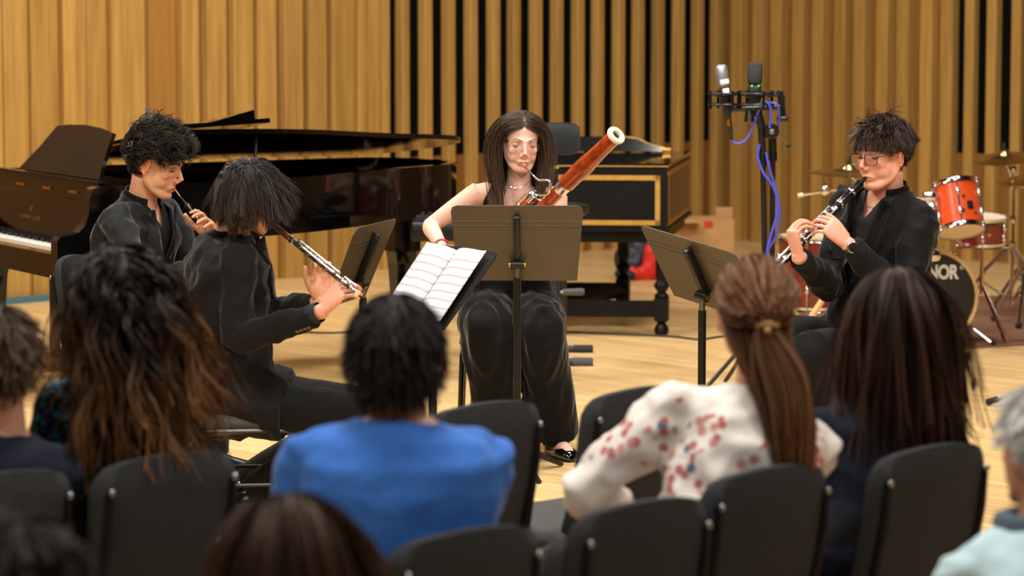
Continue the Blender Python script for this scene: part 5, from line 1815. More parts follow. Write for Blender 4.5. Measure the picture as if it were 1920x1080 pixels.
def trousers(root, spec, material, hip=.105, knee=.075, hemr=.06, voxel=.009, amp=.006, name='trousers', fem=False, wide=None, fr=7.0, st=(1, 1, 1)):
    mb = MB()
    pel = spec['pel']
    rings = [x for x in torso_rings(pel, spec['neck'], spec['hy'], spec['hy'], spec.get('k', 1.0), .012, fem)][:5]
    mb.loft(rings)
    for sd in ('R', 'L'):
        Hh, Kn, An = spec['H' + sd], spec['K' + sd], spec['A' + sd]
        pts = catmull([Hh, Hh.lerp(Kn, .5), Kn, Kn.lerp(An, .5), An], 4)
        prof = wide or [hip, hip * .9, knee, (knee + hemr) / 2, hemr]
        rr = list(np.interp(np.linspace(0, 4, len(pts)), range(5), prof))
        mb.tube(pts, rr, 18)
        mb.ball(tuple(Kn), prof[2] * 1.02, None, 14, 10)
    me = remesh(mb, voxel, 4)
    folds(me, amp, fr, rng.uniform(0, 40), st)
    return put(me, name, material, root)

def shoe(root, An, heading, material, L=.28, w=.098, h=.085, name='shoe', low=False, z=0.0):
    """An: ankle point; sole on the floor at z"""
    f = fwd(heading); r = rgt(heading)
    c = Vector((An.x, An.y, z))
    mb = MB()
    def ring(y, hw, z0, z1):
        n = 12; out = []
        for j in range(n):
            a = 2 * math.pi * j / n
            out.append(c + f * y + r * (hw * math.cos(a)) + UPZ * ((z0 + z1) / 2 + (z1 - z0) / 2 * math.copysign(abs(math.sin(a)) ** .8, math.sin(a))))
        return out
    prof = [(-.085, .018, .012, .05), (-.075, .034, .006, h), (-.03, .038, .006, h + (.0 if low else .02)), (.03, .04, .006, h), (.08, .046, .006, .062), (.13, w / 2, .006, .05), (.165, w / 2 * .86, .006, .042), (.19, w / 2 * .5, .008, .03), (.197, .012, .012, .022)]
    vs = []; K_ = L / .28
    for y, hw, z0, z1 in prof: vs += ring(y * K_, hw, z0, z1)
    fs = []
    for i in range(len(prof) - 1):
        for j in range(12): fs.append((i * 12 + j, i * 12 + (j + 1) % 12, i * 12 + 12 + (j + 1) % 12, i * 12 + 12 + j))
    fs += [tuple(reversed(range(12))), tuple(range((len(prof) - 1) * 12, len(prof) * 12))]
    mb.add(vs, fs)
    o = mb.build(name, material, root, smooth=60)
    m = MB(); poly = [(-.085, .025), (-.05, .036), (.03, .036), (.12, w / 2 + .004), (.17, w / 2 * .8), (.2, .012), (.2, -.012), (.17, -w / 2 * .8), (.12, -w / 2 - .004), (.03, -.036), (-.05, -.036), (-.085, -.025)]
    M = frame(c, heading)
    m.prism([(-p[1], p[0] * K_) for p in poly], .0005, .014, M); m.build('sole', black_rubber, o, smooth=0)
    return o

def seated(spec, half_sh=.185, drop=.03, hipw=.09, sh_fwd=0.0):
    """fill shoulders, elbows, hips from the given joints"""
    neck, pel = spec['neck'], spec['pel']
    up = (neck - pel).normalized(); r = rgt(spec['cy']); f = up.cross(r).normalized(); r = f.cross(up).normalized()
    for sd, sg in (('R', 1), ('L', -1)):
        if 'S' + sd not in spec:
            spec['S' + sd] = neck - up * (.055 + drop) + r * (sg * half_sh) + f * sh_fwd
        if 'E' + sd not in spec:
            spec['E' + sd] = ik(spec['S' + sd], spec['W' + sd], spec.get('ua', .29), spec.get('fa', .265), spec.get('hint' + sd, Vector((0, 0, -1))))
        if 'H' + sd not in spec:
            spec['H' + sd] = pel + rgt(spec['hy']) * (sg * hipw) + UPZ * (-.02)
    return spec

# ================================================================== the bassoonist
def frontal(cy): return rgt(cy), fwd(cy)
sp = dict(tone=(232, 186, 166), lip=(190, 110, 104), nk=.98, k=.98)
sp['pel'] = P(962, 582, 12.92); sp['neck'] = P(973, 350, 12.82); sp['hy'] = 180; sp['cy'] = 178
sp['H'] = head_frame(P(977, 263, 12.76), 170, 13, -2, 1.0)
sp['SR'] = P(899, 358, 12.82); sp['ER'] = P(806, 424, 12.84); sp['WR'] = P(828, 462, 12.63)
sp['SL'] = P(1045, 366, 12.82); sp['WL'] = P(1016, 446, 12.52); sp['hintL'] = Vector((.15, .6, -1))
sp['KR'] = P(911, 612, 12.45); sp['KL'] = P(1008, 618, 12.45); sp['AR'] = P(935, 808, 12.62); sp['AL'] = P(1040, 810, 12.66)
sp['handR'] = dict(d=Vector((.45, -.55, -.75)), n=Vector((.85, .2, .3)), curls=[(30, 40, 25)] * 4)
sp['handL'] = dict(d=Vector((-.3, -.3, .5)), n=Vector((-.5, -.3, -.5)), curls=[(30, 45, 25)] * 4)
seated(sp)
LIDTONE[0] = (206, 158, 138)
pb_root = thing('person', 'woman in black sleeveless top and velvet trousers playing the bassoon', 'person', (sp['pel'].x, sp['pel'].y, 0))
_mk = make_body
def leg_skin(mb, sp, g=.84):
    for sd in ('R', 'L'):
        mb.tube(catmull([sp['H' + sd], sp['K' + sd], sp['A' + sd] + Vector((0, 0, .02))], 5), list(np.interp(np.linspace(0, 2, 11), [0, 1, 1.35, 2], [.075 * g, .058 * g, .056 * g, .036 * g])), 12)
_tr = torso_rings
body = make_body(pb_root, sp, .0043, True)
# bare feet in flat shoes: lower leg and instep belong to the body's surface
mbf = MB(); leg_skin(mbf, sp)
for sd, hd_ in (('R', 190), ('L', 160)):
    A = sp['A' + sd]; f = fwd(hd_)
    mbf.tube(catmull([A + UPZ * .03, A + UPZ * -.02, Vector((A.x, A.y, .06)) + f * .04, Vector((A.x, A.y, .035)) + f * .12, Vector((A.x, A.y, .03)) + f * .17], 3), list(np.interp(np.linspace(0, 4, 13), range(5), [.033, .034, .034, .032, .022])), 12)
    mbf.ball(tuple(Vector((A.x, A.y, .04)) - f * .03), .03)
fm_ = remesh(mbf, .006, 3)
bm1 = body.data; off = Vector(base_of(pb_root))
fm_.transform(Matrix.Translation(-off))
jm = join_meshes([bm1, fm_], 'body')
oldc = np.empty(len(bm1.vertices) * 4, dtype=np.float32); bm1.color_attributes['Col'].data.foreach_get('color', oldc)
set_col(jm, np.concatenate([oldc.reshape(-1, 4)[:, :3], np.tile(np.array(srgb(sp['tone'])), (len(fm_.vertices), 1))]))
jm.materials.append(skin_mat('skin')); body.data = jm
eyes(pb_root, sp['H'], (70, 52, 38), -30, skin_mat('skin'), (104, 74, 54), .0027, -.6)
# top
mb = MB(); mb.loft(torso_rings(sp['pel'], sp['neck'], 180, 178, sp['k'], .006, True, -.12))
for sd in ('R', 'L'):
    mb.tube([sp['neck'].lerp(sp['S' + sd], .55) - UPZ * .035, sp['S' + sd].lerp(sp['neck'], .2) - UPZ * .01], [.05, .052], 14)
me = remesh(mb, .0045, 4); folds(me, .005, 8, 2.0, mask=lambda c: 1.0 if c[2] < sp['neck'].z - .15 else .15)
pa = np.array(sp['pel']); ua = np.array((sp['neck'] - sp['pel']).normalized()); Ls = (sp['neck'] - sp['pel']).length; ra = np.array(rgt(178)); fa = np.cross(ua, ra)
def topcut(c):
    d = c - pa; t = d @ ua / Ls; x = np.abs(d @ ra); y = d @ fa
    vin = np.interp(t, [.62, .80, .95, 1.1], [0, .048, .082, .09])
    vout = np.interp(t, [.70, .84, .95, 1.2], [.3, .128, .118, .118])
    return ((x < vin) & (t > .62) & ((y > 0) | (t > .86))) | (x > vout)
me = cut(me, topcut); o = put(me, 'top', knit_black, pb_root); o.modifiers.new('thickness', 'SOLIDIFY').thickness = .003
trousers(pb_root, sp, velvet, name='trousers', fem=True, wide=[.115, .115, .103, .098, .104], voxel=.0075, amp=.014, fr=13, st=(1, 1, .16))
for sd, hd_ in (('R', 190), ('L', 160)):
    A = sp['A' + sd]; f = fwd(hd_); r_ = rgt(hd_)
    c = Vector((A.x, A.y, 0)); m = MB()
    prof = [(-.075, .02, .055), (-.06, .034, .058), (0, .037, .035), (.06, .041, .034), (.10, .045, .048), (.14, .046, .05), (.17, .037, .042), (.19, .018, .026)]
    vs = []
    for y, hw, h_ in prof:
        for j in range(14):
            a = 2 * math.pi * j / 14
            vs.append(c + f * y + r_ * (hw * math.cos(a)) + UPZ * (h_ / 2 + .004 + h_ / 2 * math.sin(a)))
    fs = [(i * 14 + j, i * 14 + (j + 1) % 14, i * 14 + 14 + (j + 1) % 14, i * 14 + 14 + j) for i in range(len(prof) - 1) for j in range(14)]
    fs += [tuple(range(13, -1, -1)), tuple(range((len(prof) - 1) * 14, len(prof) * 14))]
    m.add(vs, fs); so = m.build('ballet_flat', patent, pb_root, smooth=60)
    m = MB(); q = c + f * .105 + UPZ * .056
    for s_ in (-1, 1): m.ball((0, 0, 0), (.014, .007, .006), Matrix.Translation(q + r_ * (s_ * .013)) @ Matrix.Rotation(-R(hd_), 4, 'Z'), 10, 6)
    m.ball(tuple(q), .006); m.build('bow', patent, so)
# hair: long, brown, parted in the middle
def t_long(p, root, t):
    sx = np.sign(root[:, 0] + 1e-4)
    out = np.zeros_like(p)
    nz = np.clip(norm((p - EC) / ER ** 2)[:, 2], 0, 1)
    low = np.clip((.03 - p[:, 2]) / .05, 0, 1)
    out[:, 0] = sx * nz * 1.2 - np.clip((np.abs(p[:, 0]) - .078) * 9, 0, .8) * np.sign(p[:, 0]) * low
    out[:, 1] = np.where(root[:, 1] > .02, -.95 * (t < .42) - .1, -.15 * nz) + .35 * (t > .55)
    out[:, 2] = -1
    return norm(out)
Hm = sp['H']; Hinv = Hm.inverted()
def loc(v): return tuple(Hinv @ v)
cols = [(loc(sp['SR'] + Vector((.02, .0, -.01))), (.085, .075, .07)), (loc(sp['SL'] + Vector((-.02, 0, -.01))), (.085, .075, .07)), (loc(sp['neck'] + Vector((0, 0, -.06))), (.14, .11, .09)), (loc(sp['neck'] + Vector((0, 0, .04))), (.05, .05, .09)), ((0, .02, -.05), (.066, .07, .08))]
g1 = grow(Hm, 3400, 13, lambda r: .36 + .05 * (r[:, 1] < 0), t_long, w=.45, jitter=.05, layer=(.02, .10), colliders=cols, r0=.0013, r1=.0008, lift=.1, hl=.014, clumps=170)
hair_part(pb_root, Hm, [g1], (62, 44, 32), (84, 60, 42), .4, label='long straight brown hair parted in the middle', rough=.42, hl=.016)
# jewellery
m = MB()
nk = [Hm @ Vector(q) for q in ()]
nf = Vector((0, -1, 0))
pend = P(966, 352, 12.70)
m.tube(catmull([P(938, 335, 12.78), P(950, 346, 12.72), pend, P(986, 346, 12.72), P(1000, 332, 12.79)], 5), .0009, 5); m.ball(tuple(pend + Vector((0, -.005, -.006))), (.006, .004, .007)); m.build('necklace', silver, pb_root)
m = MB(); Wd = (sp['WR'] - sp['ER']).normalized(); c = sp['WR'] - Wd * .005; ux = Wd.orthogonal().normalized(); uy = Wd.cross(ux)
m.tube([c + (ux * math.cos(a) + uy * math.sin(a)) * .028 for a in np.linspace(0, 2 * math.pi, 20, endpoint=False)], .0045, 6, close=True); m.build('bracelet', mat('red_thread', (190, 60, 70), .7), pb_root)
place_chair('dark tubular chair under the bassoonist', sp['pel'].x, sp['pel'].y + .03, 180)

# ------------------------------------------------------------------ bassoon
maple = wood('maple_bassoon', (118, 34, 8), (186, 74, 24), scale=(5, 5, 5), rough=.16, rnd=0, coat=.6, ns=6)
bell_e = P(1157, 252, 12.33); boot_e = P(862, 540, 12.98)
ba = (boot_e - bell_e).normalized(); bL = (boot_e - bell_e).length
bas = thing('bassoon', 'reddish maple bassoon with ivory-ringed bell held by the woman', 'bassoon', tuple(boot_e))
def axm(org, ax):
    return Matrix.Translation(org) @ ax.to_track_quat('Z', 'Y').to_matrix().to_4x4()
MX = axm(bell_e, ba)
m = MB(); m.lathe([(.019, .0), (.0365, .0), (.0385, .004), (.0385, .011), (.036, .016), (.031, .018)], MX, 32, caps=False); m.lathe([(.019, 0), (.016, .03)], MX, 32, caps=False); m.build('bell_ring', ivory, bas)
m = MB(); m.lathe([(.017, .012), (.011, .1), (.002, .16)], MX, 20); m.build('bore', mat('bore_dark', (30, 8, 10), .5), bas)
m = MB(); m.lathe([(.030, .014), (.0305, .06), (.0305, .12), (.033, .17), (.0365, .205), (.0365, .24), (.034, .29), (.0335, .33), (.0345, .342), (.030, .346)], MX, 28); m.build('bell_joint', maple, bas)
m = MB(); m.lathe([(.029, .344), (.030, .35), (.0295, .385), (.0285, .39)], MX, 28); m.build('bell_ferrule', silver, bas)
m = MB(); m.lathe([(.0265, .388), (.0275, .45), (.0275, .6), (.026, .74)], MX, 24); m.build('long_joint', maple, bas)
imr = Vector((-.66, .25, .70)); imr = (imr - ba * imr.dot(ba)).normalized()
m = MB()
for off, rr in ((Vector((0, 0, 0)), .036), (imr * .045, .034)):
    m.lathe([(rr * .9, .72), (rr, .73), (rr, bL - .03), (rr * .9, bL - .02)], axm(bell_e + off, ba), 22)
m.build('boot_joint', maple, bas)
for z0_, z1_ in ((bL - .05, bL), (.715, .745)):
    m = MB()
    for off in (Vector((0, 0, 0)), imr * .045): m.lathe([(.037, z0_), (.038, z1_ - .01), (.033, z1_)], axm(bell_e + off, ba), 20)
    m.build('boot_cap', silver, bas)
MW = axm(bell_e + imr * .054, ba)
m = MB(); m.lathe([(.020, .53), (.021, .6), (.024, .72)], MW, 20); m.build('wing_joint', maple, bas)
m = MB(); m.lathe([(.018, .495), (.0235, .498), (.024, .525), (.021, .54)], MW, 20); m.build('wing_cap', silver, bas)
m = MB()
for off, a0, a1 in ((imr * .054 + ba.cross(imr) * -.026, .5, .76), (imr * .03 + ba.cross(imr) * -.032, .56, .9), (imr * .085, .54, .78)):
    m.tube([bell_e + off + ba * a0, bell_e + off + ba * a1], .003, 8)
m.build('key_rod', silver, bas)
for i, s_ in enumerate((.5, .52, .56, .6, .64, .68, .78, .84, .9)):
    m = MB(); q = bell_e + ba * s_ + imr * (.03 + .05 * (i % 2)) - ba.cross(imr) * -.0 + Vector((0, -.03, .0))
    m.lathe([(.006, -.003), (.0075, 0), (.004, .003)], axm(q, Vector((-.5, -.6, .6)).normalized()), 12); m.build('key', silver, bas)
wt = bell_e + imr * .054 + ba * .5
mouth = sp['H'] @ Vector((0, .097, -.071))
rd = (P(994, 326, 12.60) - mouth).normalized()
m = MB(); m.tube([mouth - rd * .008, mouth + rd * .02], [.006, .005], 8, flat=.45); m.build('reed', mat('cane', (206, 150, 100), .6), bas)
m = MB(); m.tube([mouth + rd * .018, mouth + rd * .034], [.0055, .0052], 8); m.build('reed_binding', mat('red_binding', (200, 52, 44), .6), bas)
m = MB(); bp = catmull([mouth + rd * .03, P(1000, 329, 12.60), P(1009, 337, 12.58), P(1020, 338, 12.56), P(1029, 339, 12.55), P(1032, 347, 12.55), P(1028, 364, 12.57), wt], 5)
m.tube(bp, list(np.linspace(.0032, .0058, len(bp))), 10); m.build('bocal', silver, bas)

# ================================================================== the clarinettist
sp = dict(coarse=.016, tone=(226, 164, 140), k=.97, ua=.30, fa=.27)
sp['H'] = head_frame(P(1653, 287, 11.2), 228, 8, 0, 1.03)
sp['neck'] = P(1662, 360, 11.25); sp['pel'] = P(1628, 642, 11.32); sp['hy'] = 236; sp['cy'] = 228
cm = sp['H'] @ Vector((0, .098, -.072))
cd = Vector((-.69, -.30, -.655)).normalized()
sp['WL'] = P(1590, 458, 10.99); sp['hintL'] = Vector((.5, -.1, -1))
sp['WR'] = P(1498, 482, 10.99); sp['ER'] = P(1556, 538, 11.2)
sp['handL'] = dict(d=Vector((-.62, -.02, .60)), n=Vector((-.40, .72, -.42)), curls=[(38, 42, 25), (40, 42, 25), (42, 42, 25), (40, 40, 22)], thumb=(.7, .45, .3), spread=.05)
sp['handR'] = dict(d=Vector((-.27, -.08, .93)), n=Vector((.88, .34, .22)), curls=[(58, 48, 28), (58, 48, 28), (56, 45, 25), (54, 42, 22)], thumb=(.55, .5, .6), spread=.04)
seated(sp, half_sh=.168, drop=.012)
sp['KL'] = P(1512, 672, 10.93); sp['AL'] = P(1548, 880, 11.05); sp['KR'] = P(1490, 640, 11.25); sp['AR'] = P(1500, 860, 11.35)
LIDTONE[0] = (200, 138, 116)
cl = thing('person', 'young man with glasses in a black suit playing the clarinet', 'person', (sp['pel'].x, sp['pel'].y, 0))
make_body(cl, sp, .004)
eyes(cl, sp['H'], (52, 36, 26), -12, skin_mat('skin'), (44, 30, 22), .003, -.45)
suit(cl, sp, suit_black2, shirt_black, button_t=.32, sleeve=.94, hem=-.2, cuff=.012)
trousers(cl, sp, suit_black2, hip=.1, knee=.085, hemr=.07)
for sd in 'RL': shoe(cl, sp['A' + sd], 235, leather)
def t_crop(p, root, t):
    out = np.zeros_like(p)
    topw = np.clip((root[:, 2] - .06) / .04, 0, 1)
    out[:, 1] = .9 * topw + .1 - .5 * (root[:, 1] < -.05)
    out[:, 0] = -.35 * topw + .25 * np.sign(root[:, 0]) * (1 - topw)
    out[:, 2] = .1 * topw - .9 * (1 - topw) - .5 * t
    return norm(out)
g1 = grow(sp['H'], 4600, 8, lambda r: np.interp(r[:, 2], [-.06, .0, .03, .06, .1], [.008, .014, .022, .055, .072]), t_crop, w=.5, jitter=.38, layer=(.05, .24), curl=.003, curl_f=16, r0=.0011, r1=.0006, lift=.35, hl=-.002, clumps=380)
hair_part(cl, sp['H'], [g1], (42, 29, 22), (74, 52, 38), .4, cap_off=1.02, label='short brown hair with a loose fringe', rough=.42)
# glasses
gl_m = MATS.get('spectacle_frame') or mat('spectacle_frame', (26, 30, 40), .3)
lens = bpy.data.materials.new('spectacle_lens'); lens.use_nodes = True
ln = lens.node_tree.nodes['Principled BSDF']; ln.inputs['Transmission Weight'].default_value = 1.0; ln.inputs['Roughness'].default_value = 0.0; ln.inputs['IOR'].default_value = 1.02; ln.inputs['Base Color'].default_value = (.95, .95, 1, 1)
gH = sp['H'] @ Matrix.Translation((0, .004, -.004))
m = MB()
for sx in (-1, 1):
    c = Vector((sx * .033, .093, -.002))
    pts = []
    for k in range(20):
        a = 2 * math.pi * k / 20
        x = .0265 * math.copysign(abs(math.cos(a)) ** .6, math.cos(a)); z = .0185 * math.copysign(abs(math.sin(a)) ** .6, math.sin(a))
        pts.append(gH @ (c + Vector((x, -abs(x + sx * .0) * .06 - (sx * x > 0) * abs(x) * .12, z))))
    m.tube(pts, .0017, 6, close=True)
    m.tube([gH @ Vector((sx * .0595, .088, .008)), gH @ Vector((sx * .072, .072, .01)), gH @ Vector((sx * .0775, .01, .012)), gH @ Vector((sx * .076, -.012, .0))], .002, 6)
m.tube([gH @ Vector(q) for q in catmull([(-.0075, .094, .006), (0, .101, .009), (.0075, .094, .006)], 3)], .0017, 6)
go = m.build('spectacles', gl_m, cl)
for sx in (-1, 1):
    m = MB(); m.ball((sx * .033, .0905, -.002), (.025, .0012, .0172), gH, 16, 10); m.build('lens', lens, go)
# watch on the left wrist
Wd = (sp['WL'] - sp['EL']).normalized(); c = sp['WL'] - Wd * .012
vx = Vector((0, -1, .15)); vx = (vx - Wd * vx.dot(Wd)).normalized(); vy = Wd.cross(vx)
w_root = thing('wrist_watch', 'black-dialled steel watch on the clarinettist\'s wrist', 'watch', tuple(c))
m = MB(); m.tube([c + (vx * math.cos(a) + vy * math.sin(a)) * .0315 for a in np.linspace(0, 2 * math.pi, 24, endpoint=False)], .009, 8, close=True, flat=.35, up=vx); m.build('strap', leather, w_root)
Mw = axm(c + vx * .031, vx)
m = MB(); m.lathe([(.018, 0), (.021, .003), (.021, .008), (.018, .010), (.0165, .010)], Mw, 24, caps=False); m.build('case', steel, w_root)
m = MB(); m.lathe([(.017, .0085), (0, .0086)], Mw, 24, caps=False); di = m.build('dial', black_satin, w_root)
m = MB()
for k in range(12): m.box((0, .0135, .0092), (.0016, .004, .0008), Mw @ Matrix.Rotation(k * math.pi / 6, 4, 'Z'))
m.box((0, .005, .0094), (.0014, .010, .0006), Mw @ Matrix.Rotation(.8, 4, 'Z')); m.box((0, .004, .0094), (.0014, .008, .0006), Mw @ Matrix.Rotation(-1.9, 4, 'Z')); m.build('marker', silver, di)
place_chair('grey chair under the clarinettist', sp['pel'].x - .03, sp['pel'].y + .02, 212)
# ------------------------------------------------------------------ clarinet
grenadilla = mat('grenadilla', (14, 13, 13), .25, coat=.3)
clr = thing('clarinet', 'black clarinet with silver keys held by the young man', 'clarinet', tuple(cm + cd * .3))
MX = axm(cm - cd * .012, cd)
m = MB(); m.lathe([(.003, 0), (.006, .005), (.0125, .045), (.0135, .075)], MX, 16); m.build('mouthpiece', black_satin, clr)
m = MB(); m.lathe([(.0145, .03), (.0150, .034), (.015, .062), (.0145, .066)], MX, 16); m.build('ligature', mat('ligature_black', (20, 20, 22), .3, .5), clr)
m = MB(); m.lathe([(.0145, .075), (.0165, .08), (.0165, .13), (.0145, .138)], MX, 18); m.build('barrel', grenadilla, clr)
for z in (.077, .137, .325, .56):
    m = MB(); m.lathe([(.0165, z - .005), (.0172, z - .004), (.0172, z + .004), (.0165, z + .005)], MX, 20); m.build('ring', silver, clr)
m = MB(); m.lathe([(.0135, .138), (.0138, .325)], MX, 18); m.build('upper_joint', grenadilla, clr)
m = MB(); m.lathe([(.0138, .325), (.0150, .56)], MX, 18); m.build('lower_joint', grenadilla, clr)
m = MB(); m.lathe([(.0165, .56), (.018, .6), (.024, .64), (.031, .665), (.03, .668), (.022, .64), (.012, .6)], MX, 24, caps=False); m.build('bell', grenadilla, clr)
cn = Vector((-.45, -.55, .7)); cn = (cn - cd * cn.dot(cd)).normalized(); cs_ = cd.cross(cn)
def keywork(root, org, d, n, s, rr, zs, rod=None, rad=.0102):
    for (a0, a1, off) in (rod or []):
        m = MB(); q = n * math.cos(off) + s * math.sin(off)
        m.tube([org + d * a0 + q * (rr + .006), org + d * a1 + q * (rr + .006)], .0034, 8)
        for a in np.linspace(a0, a1, 4): m.tube([org + d * a + q * (rr - .002), org + d * a + q * (rr + .008)], .0026, 6)
        m.build('key_rod', silver, root)
    for k, z in enumerate(zs):
        off = (-.7, 0, .6, -.2, .9)[k % 5]
        q = n * math.cos(off) + s * math.sin(off)
        m = MB(); m.lathe([(rad * .9, 0), (rad, .002), (rad, .0035), (rad * .5, .005)], axm(org + d * z + q * (rr + .002), q), 14); m.build('key', silver, root)
keywork(clr, cm, cd, cn, cs_, .0145, [.16, .185, .205, .225, .245, .265, .285, .335, .36, .385, .41, .435, .455, .475, .5, .525], [(.15, .31, -1.0), (.16, .3, .8), (.33, .53, -.9), (.335, .5, .9), (.37, .54, .2)])

# ================================================================== the oboist
sp = dict(coarse=.016, tone=(212, 156, 122), k=.97, nk=.92, ua=.30, fa=.27)
sp['H'] = head_frame(P(294, 304, 12.0), 103, 20, 2, 1.05)
sp['neck'] = P(266, 377, 12.04); sp['pel'] = P(240, 620, 12.1); sp['hy'] = 105; sp['cy'] = 116
om = sp['H'] @ Vector((0, .1, -.071)); od = Vector((.60, -.16, -.78)).normalized()
sp['WL'] = P(388, 450, 11.98); sp['hintL'] = Vector((.2, .5, -1)); sp['WR'] = P(408, 497, 11.7); sp['hintR'] = Vector((-.5, -.3, -1))
sp['handL'] = dict(d=Vector((.1, -.5, .75)), n=Vector((-.5, -.5, -.3)), curls=[(25, 35, 20), (30, 40, 20), (35, 40, 20), (35, 40, 20)], spread=.05)
sp['handR'] = dict(d=Vector((.5, .3, .4)), n=Vector((.2, .7, -.5)), curls=[(35, 42, 22)] * 4)
seated(sp, half_sh=.165, drop=.012)
sp['KR'] = P(405, 655, 11.85); sp['AR'] = P(400, 850, 11.9); sp['KL'] = P(400, 640, 12.15); sp['AL'] = P(395, 830, 12.25)
LIDTONE[0] = (180, 122, 92)
ob_ = thing('person', 'curly-haired young man in a dark suit playing the oboe', 'person', (sp['pel'].x, sp['pel'].y, 0))
make_body(ob_, sp, .004)
eyes(ob_, sp['H'], (46, 30, 20), -14, skin_mat('skin'), (24, 17, 13), .0036, -.4)
suit(ob_, sp, suit_black, shirt_black, button_t=.32, sleeve=.94)
trousers(ob_, sp, suit_black)
for sd in 'RL': shoe(ob_, sp['A' + sd], 100, leather)
def t_out(p, root, t):
    o_ = norm((p - EC) / ER ** 2)
    f_ = np.zeros_like(p); f_[:, 1] = .55; f_[:, 2] = .1
    return norm(o_ * .3 + f_)
g1 = grow(sp['H'], 3000, 13, lambda r: np.interp(r[:, 2], [-.06, 0, .03, .06, .1], [.010, .016, .038, .066, .070]), t_out, w=.3, jitter=.45, layer=(.05, .28), curl=.0105, curl_f=23, r0=.0013, r1=.0008, lift=.6, hl=-.006, clumps=300)
hair_part(ob_, sp['H'], [g1], (24, 20, 18), (52, 45, 40), .3, cap_off=1.01, label='thick dark curly hair', rough=.4)
place_chair('grey chair with high back under the oboist', sp['pel'].x + .035, sp['pel'].y, 105)
oboe = thing('oboe', 'slim black oboe with silver keys at the curly-haired man\'s lips', 'oboe', tuple(om + od * .3))
MX = axm(om, od)
m = MB(); m.tube([om - od * .006, om + od * .03], [.0045, .003], 8, flat=.5); m.tube([om + od * .028, om + od * .065], [.003, .004], 8, mi=1); m.build('reed', [MATS['cane'], black_satin], oboe)
m = MB(); m.lathe([(.008, .062), (.011, .066), (.0115, .08), (.009, .09), (.0095, .3)], MX, 16); m.build('upper_joint', grenadilla, oboe)
m = MB(); m.lathe([(.0105, .3), (.0125, .53)], MX, 16); m.build('lower_joint', grenadilla, oboe)
m = MB(); m.lathe([(.013, .53), (.017, .58), (.02, .62), (.018, .63)], MX, 20); m.build('bell', grenadilla, oboe)
on = Vector((.6, -.55, .55)); on = (on - od * on.dot(od)).normalized()
keywork(oboe, om, od, on, od.cross(on), .0095, [.11, .128, .146, .162, .178, .195, .212, .23, .25, .27, .32, .345, .37, .395, .42, .45], [(.1, .29, -.8), (.12, .29, .7), (.13, .28, -.1), (.31, .5, -.7), (.31, .5, .7)], rad=.0092)

# ================================================================== the flautist
sp = dict(coarse=.016, tone=(220, 158, 130), k=1.02, ua=.31, fa=.29)
sp['H'] = head_frame(P(472, 370, 10.9), 50, 10, 12, 1.03)
sp['neck'] = P(431, 436, 11.0); sp['pel'] = P(440, 730, 11.05); sp['hy'] = 84; sp['cy'] = 76
fm0 = sp['H'] @ Vector((.0, .103, -.075))
fd = (P(692, 568, 10.45) - fm0).normalized()
sp['ER'] = P(446, 640, 10.78); sp['WR'] = P(603, 584, 10.62)
sp['WL'] = P(602, 566, 10.88); sp['hintL'] = Vector((-.1, .3, -1))
sp['handR'] = dict(d=Vector((.62, -.08, .70)), n=Vector((.50, .60, -.50)), curls=[(34, 40, 22), (36, 40, 22), (36, 40, 22), (34, 36, 20)], thumb=(.7, .5, .25), spread=.06)
sp['handL'] = dict(d=Vector((.05, .1, 1.0)), n=Vector((.25, -.95, .15)), curls=[(30, 52, 26), (26, 48, 26), (26, 46, 26), (30, 46, 24)], thumb=(.75, .5, .2), spread=.06)
seated(sp, half_sh=.168, drop=.012)
sp['KR'] = P(688, 792, 10.85); sp['AR'] = P(482, 922, 11.2); sp['KL'] = P(690, 778, 11.1); sp['AL'] = P(470, 905, 11.42)
sp['AR'].z = .1; sp['AL'].z = .1
fl_ = thing('person', 'mop-haired young man in a black suit playing the flute', 'person', (sp['pel'].x, sp['pel'].y, 0))
LIDTONE[0] = (196, 134, 108)
make_body(fl_, sp, .004)
eyes(fl_, sp['H'], (46, 30, 20), -20, skin_mat('skin'), (34, 24, 18), .003, -.4)
suit(fl_, sp, suit_black2, shirt_black, button_t=.32, sleeve=.96, hem=-.2)
trousers(fl_, sp, suit_black2, hip=.1, knee=.08, hemr=.065)
for sd in 'RL': shoe(fl_, sp['A' + sd], 84, leather, .29)
m = MB()
Wd = (sp['WR'] - sp['ER']).normalized(); sv = Vector((0, -1, 0)); sv = (sv - Wd * sv.dot(Wd)).normalized()
low = Wd.cross(sv); low = low if low.z < 0 else -low
for k in range(4):
    q = sp['WR'] - Wd * (.05 + k * .016) + (sv * .72 + low * .72) * .046
    bmb = MB(); bmb.lathe([(.0065, 0), (.007, .002), (.004, .003), (0, .003)], axm(q, (sv * .72 + low * .72).normalized()), 12); bmb.build('cuff_button', mat('horn_button', (92, 82, 72), .3), fl_)
cf = MB(); cf.tube([sp['WR'] - Wd * .045, sp['WR'] - Wd * .008], [.036, .0345], 18, caps=False); cf.build('shirt_cuff', mat('navy_shirt', (22, 24, 34), .8), fl_)
CROWN = np.array([.0, -.045, .112])
def t_mop(p, root, t):
    out = norm(p - CROWN)
    bk = (root[:, 1] < -.03)
    dn = np.zeros_like(p); dn[:, 2] = -.9 - .6 * bk; dn[:, 1] = .35 + .5 * bk * t; dn[:, 0] = -np.sign(p[:, 0]) * .35 * t * bk + .25 * (1 - t) * np.sin(root[:, 1] * 60 + root[:, 0] * 40)
    return norm(out * .8 + dn)
g1 = grow(sp['H'], 4400, 10, lambda r: np.interp(r[:, 2], [-.06, -.02, .03, .08, .11], [.075, .08, .11, .135, .145]), t_mop, w=.5, jitter=.17, layer=(.06, .30), curl=.004, curl_f=7, r0=.0013, r1=.0007, lift=.25, hl=-.008, clumps=260, back=.03)
